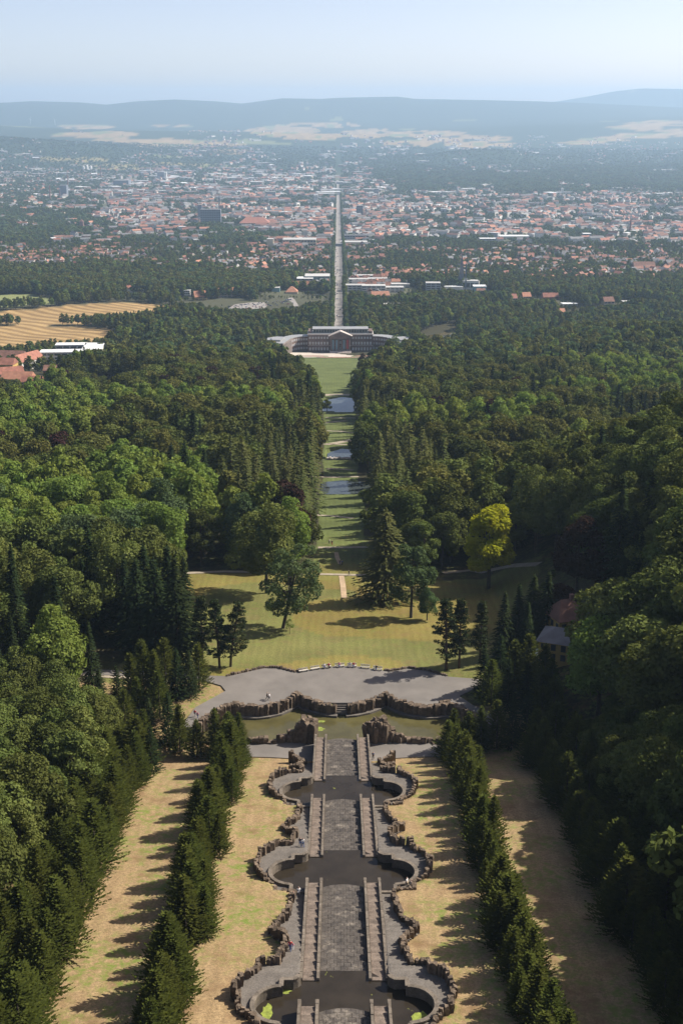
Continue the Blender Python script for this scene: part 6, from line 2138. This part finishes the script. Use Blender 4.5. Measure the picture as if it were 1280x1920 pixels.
faces = [tuple(f) for f in (q4[None] + off).reshape(-1, 4).tolist()] + [tuple(f) for f in (t3[None] + off).reshape(-1, 3).tolist()]
pal_r = (pal_r * 1.0)
roofi = np.where(flat[idx_], np.where(pal_r[idx_] < .35, 4, np.where(pal_r[idx_] < .6, 3, 5)), np.where(pal_r[idx_] < .24, 0, np.where(pal_r[idx_] < .33, 1, np.where(pal_r[idx_] < .68, 2, 3))))
walli = (pal_r[idx_] * 37 % 1 * 4).astype(int)
walli = np.where((pal_r[idx_] * 91 % 1) < .45, 0, walli)
wcol = WC[walli] * g12.uniform(.8, 1.1, (n_, 1)); rcol = RC[roofi] * g12.uniform(.75, 1.15, (n_, 1))
fc4 = np.concatenate([np.repeat(wcol[:, None], 4, 1), np.repeat(rcol[:, None], 2, 1)], 1).reshape(-1, 3)
fc3 = np.repeat(np.where(flat[idx_][:, None], rcol, wcol)[:, None], 2, 1).reshape(-1, 3)
me = bpy.data.meshes.new('distant_town')
me.from_pydata(V.tolist(), [], faces)
at_c = me.attributes.new('cover', 'FLOAT_COLOR', 'FACE')
fc = np.concatenate([fc4, fc3]); fc = np.concatenate([fc, np.ones((len(fc), 1))], 1).astype(np.float32)
at_c.data.foreach_set('color', fc.ravel())
mt_, nt_, b_ = new_mat('town_paint')
a_ = N(nt_, 'ShaderNodeAttribute', attribute_name='cover')
gg_ = N(nt_, 'ShaderNodeNewGeometry')
nz = ramp(nt_, noise(nt_, .35, 3, .6, gg_.outputs['Position']), [(0.35, (.75, .75, .75)), (0.65, (1.15, 1.15, 1.15))])
nt_.links.new(mixc(nt_, 1.0, a_.outputs['Color'], nz, 'MULTIPLY'), b_.inputs['Base Color'])
b_.inputs['Roughness'].default_value = .9
me.materials.append(mt_)
tag(obj('distant_town', me), 'far-off mass of small red and grey roofed houses of the town', 'town', kind='stuff')
print('houses', nh)

# ------------------------------------------------------------------ greenery of the town and the river meadows
NT = 75000
pxs = g12.uniform(-60, 1340, NT); rws = 280 + 274 * g12.uniform(size=NT) ** 1.15
tanv = np.tan(PITCH + np.arctan((rws - 960) / FPX))
yt_ = np.interp(-tanv, -tt_, yt)
dp_ = yt_ * math.cos(PITCH) - profile(yt_) * math.sin(PITCH)
xt_ = (pxs - 634) / FPX * dp_ + CAMX
dn2 = dens_soft(pxs, rws)
cl2 = vnoise(xt_, yt_, 170, 41) * 0.6 + vnoise(xt_, yt_, 60, 42) * 0.4
pt = np.clip(1.25 - dn2 * 1.15 * np.clip((cl2 - .30) * 3.2, 0.25, 1.4), .12, 1)
kp = (g12.uniform(0, 1, NT) < pt) & (np.abs(xt_) > 19) & (yt_ > 2020)
hs_set = seen
cell = np.array([(int(a // 15), int(b_ // 17)) in hs_set for a, b_ in zip(xt_, yt_)])
kp &= ~(cell & (g12.uniform(0, 1, NT) < .45))
for sx_, sy_, sr in SITES:
    kp &= (xt_ - sx_) ** 2 + (yt_ - sy_ + sr * .6) ** 2 > (sr * 1.15) ** 2
for poly in OPENS[3:6] + [OPENS[-1]]:
    kp &= ~inside(poly, xt_, yt_)
# rail cutting on the left
kp &= ~((np.abs(pxs - np.interp(rws, (360, 415), (222, 178))) < 5) & (rws > 355) & (rws < 418))
xt_, yt_, rws, pxs = xt_[kp], yt_[kp], rws[kp], pxs[kp]
nn_ = len(xt_)
ht = g12.uniform(7, 15, nn_)
park = dens_soft(pxs, rws) < .06
ht = np.where(park, g12.uniform(14, 24, nn_), ht)
nearT = yt_ < 3300
md = np.where(nearT, np.array(IDX_FB)[g12.integers(0, 4, nn_)], np.array(IDX_T)[g12.integers(0, 2, nn_)])
md = np.where(nearT & (g12.uniform(0, 1, nn_) < .06), IDX_FC[0], md)
for sx_, sy_, sr in SITES:
    m = (np.abs(xt_ - sx_) < sr * 1.1 + 3) & (yt_ < sy_) & (sy_ - yt_ < 160)
    ht = np.where(m, np.minimum(ht, np.maximum(3.0, (sy_ - yt_ - sr) * .12 + 2)), ht)
hm_ = np.array([k.h for k in MODEL_LIST])[md]
sc_ = ht / hm_
wd_ = g12.uniform(.9, 1.4, nn_) * np.where(yt_ > 5500, 1.5, 1.0)
tn = np.zeros((nn_, 3)); tn[:, 2] = g12.uniform(0, 6.28, nn_)
scatter('town_trees', np.stack([xt_, yt_, H(xt_, yt_) - .2], 1), md, tn, np.stack([sc_ * wd_, sc_ * wd_, sc_], 1), 'countless trees between the houses of the town and in its parks', 'trees')
# rows of street trees along the avenue
ya_ = np.arange(1500, 7000, 11.0)
av = np.concatenate([np.stack([s * np.where(ya_ < 2300, 9.5, 12.0), ya_], 1) for s in (-1, 1)]) + g12.uniform(-1, 1, (2 * len(ya_), 2))
av = av[~((av[:, 1] > 3300) & (g12.uniform(0, 1, len(av)) < .25))]
md = np.array(IDX_FB)[g12.integers(0, 3, len(av))]
sc_ = g12.uniform(10, 15, len(av)) / 20.0
tn = np.zeros((len(av), 3)); tn[:, 2] = g12.uniform(0, 6.28, len(av))
scatter('avenue_trees', np.column_stack([av, H(av[:, 0], av[:, 1])]), md, tn, np.stack([sc_, sc_, sc_], 1), 'two long lines of street trees along the straight avenue', 'trees')
print('town trees', nn_)

# ------------------------------------------------------------------ the air over the valley
hz = bpy.data.materials.new('haze')
hz.use_nodes = True
hn = hz.node_tree
hn.nodes.remove(hn.nodes['Principled BSDF'])
pv = hn.nodes.new('ShaderNodeVolumePrincipled')
pv.inputs['Color'].default_value = (0.54, 0.75, 1.0, 1)
pv.inputs['Density'].default_value = HAZE_DENSITY
pv.inputs['Anisotropy'].default_value = 0.25
hn.links.new(pv.outputs[0], hn.nodes['Material Output'].inputs['Volume'])
hz.cycles.homogeneous_volume = True
hz.cycles.volume_sampling = 'DISTANCE'
hb = MB().box(-16500, 16500, -260, 30500, -436, 330)
haze = hb.obj('haze', hz)
tag(haze, 'pale blue summer haze lying over the valley', 'haze', kind='stuff')
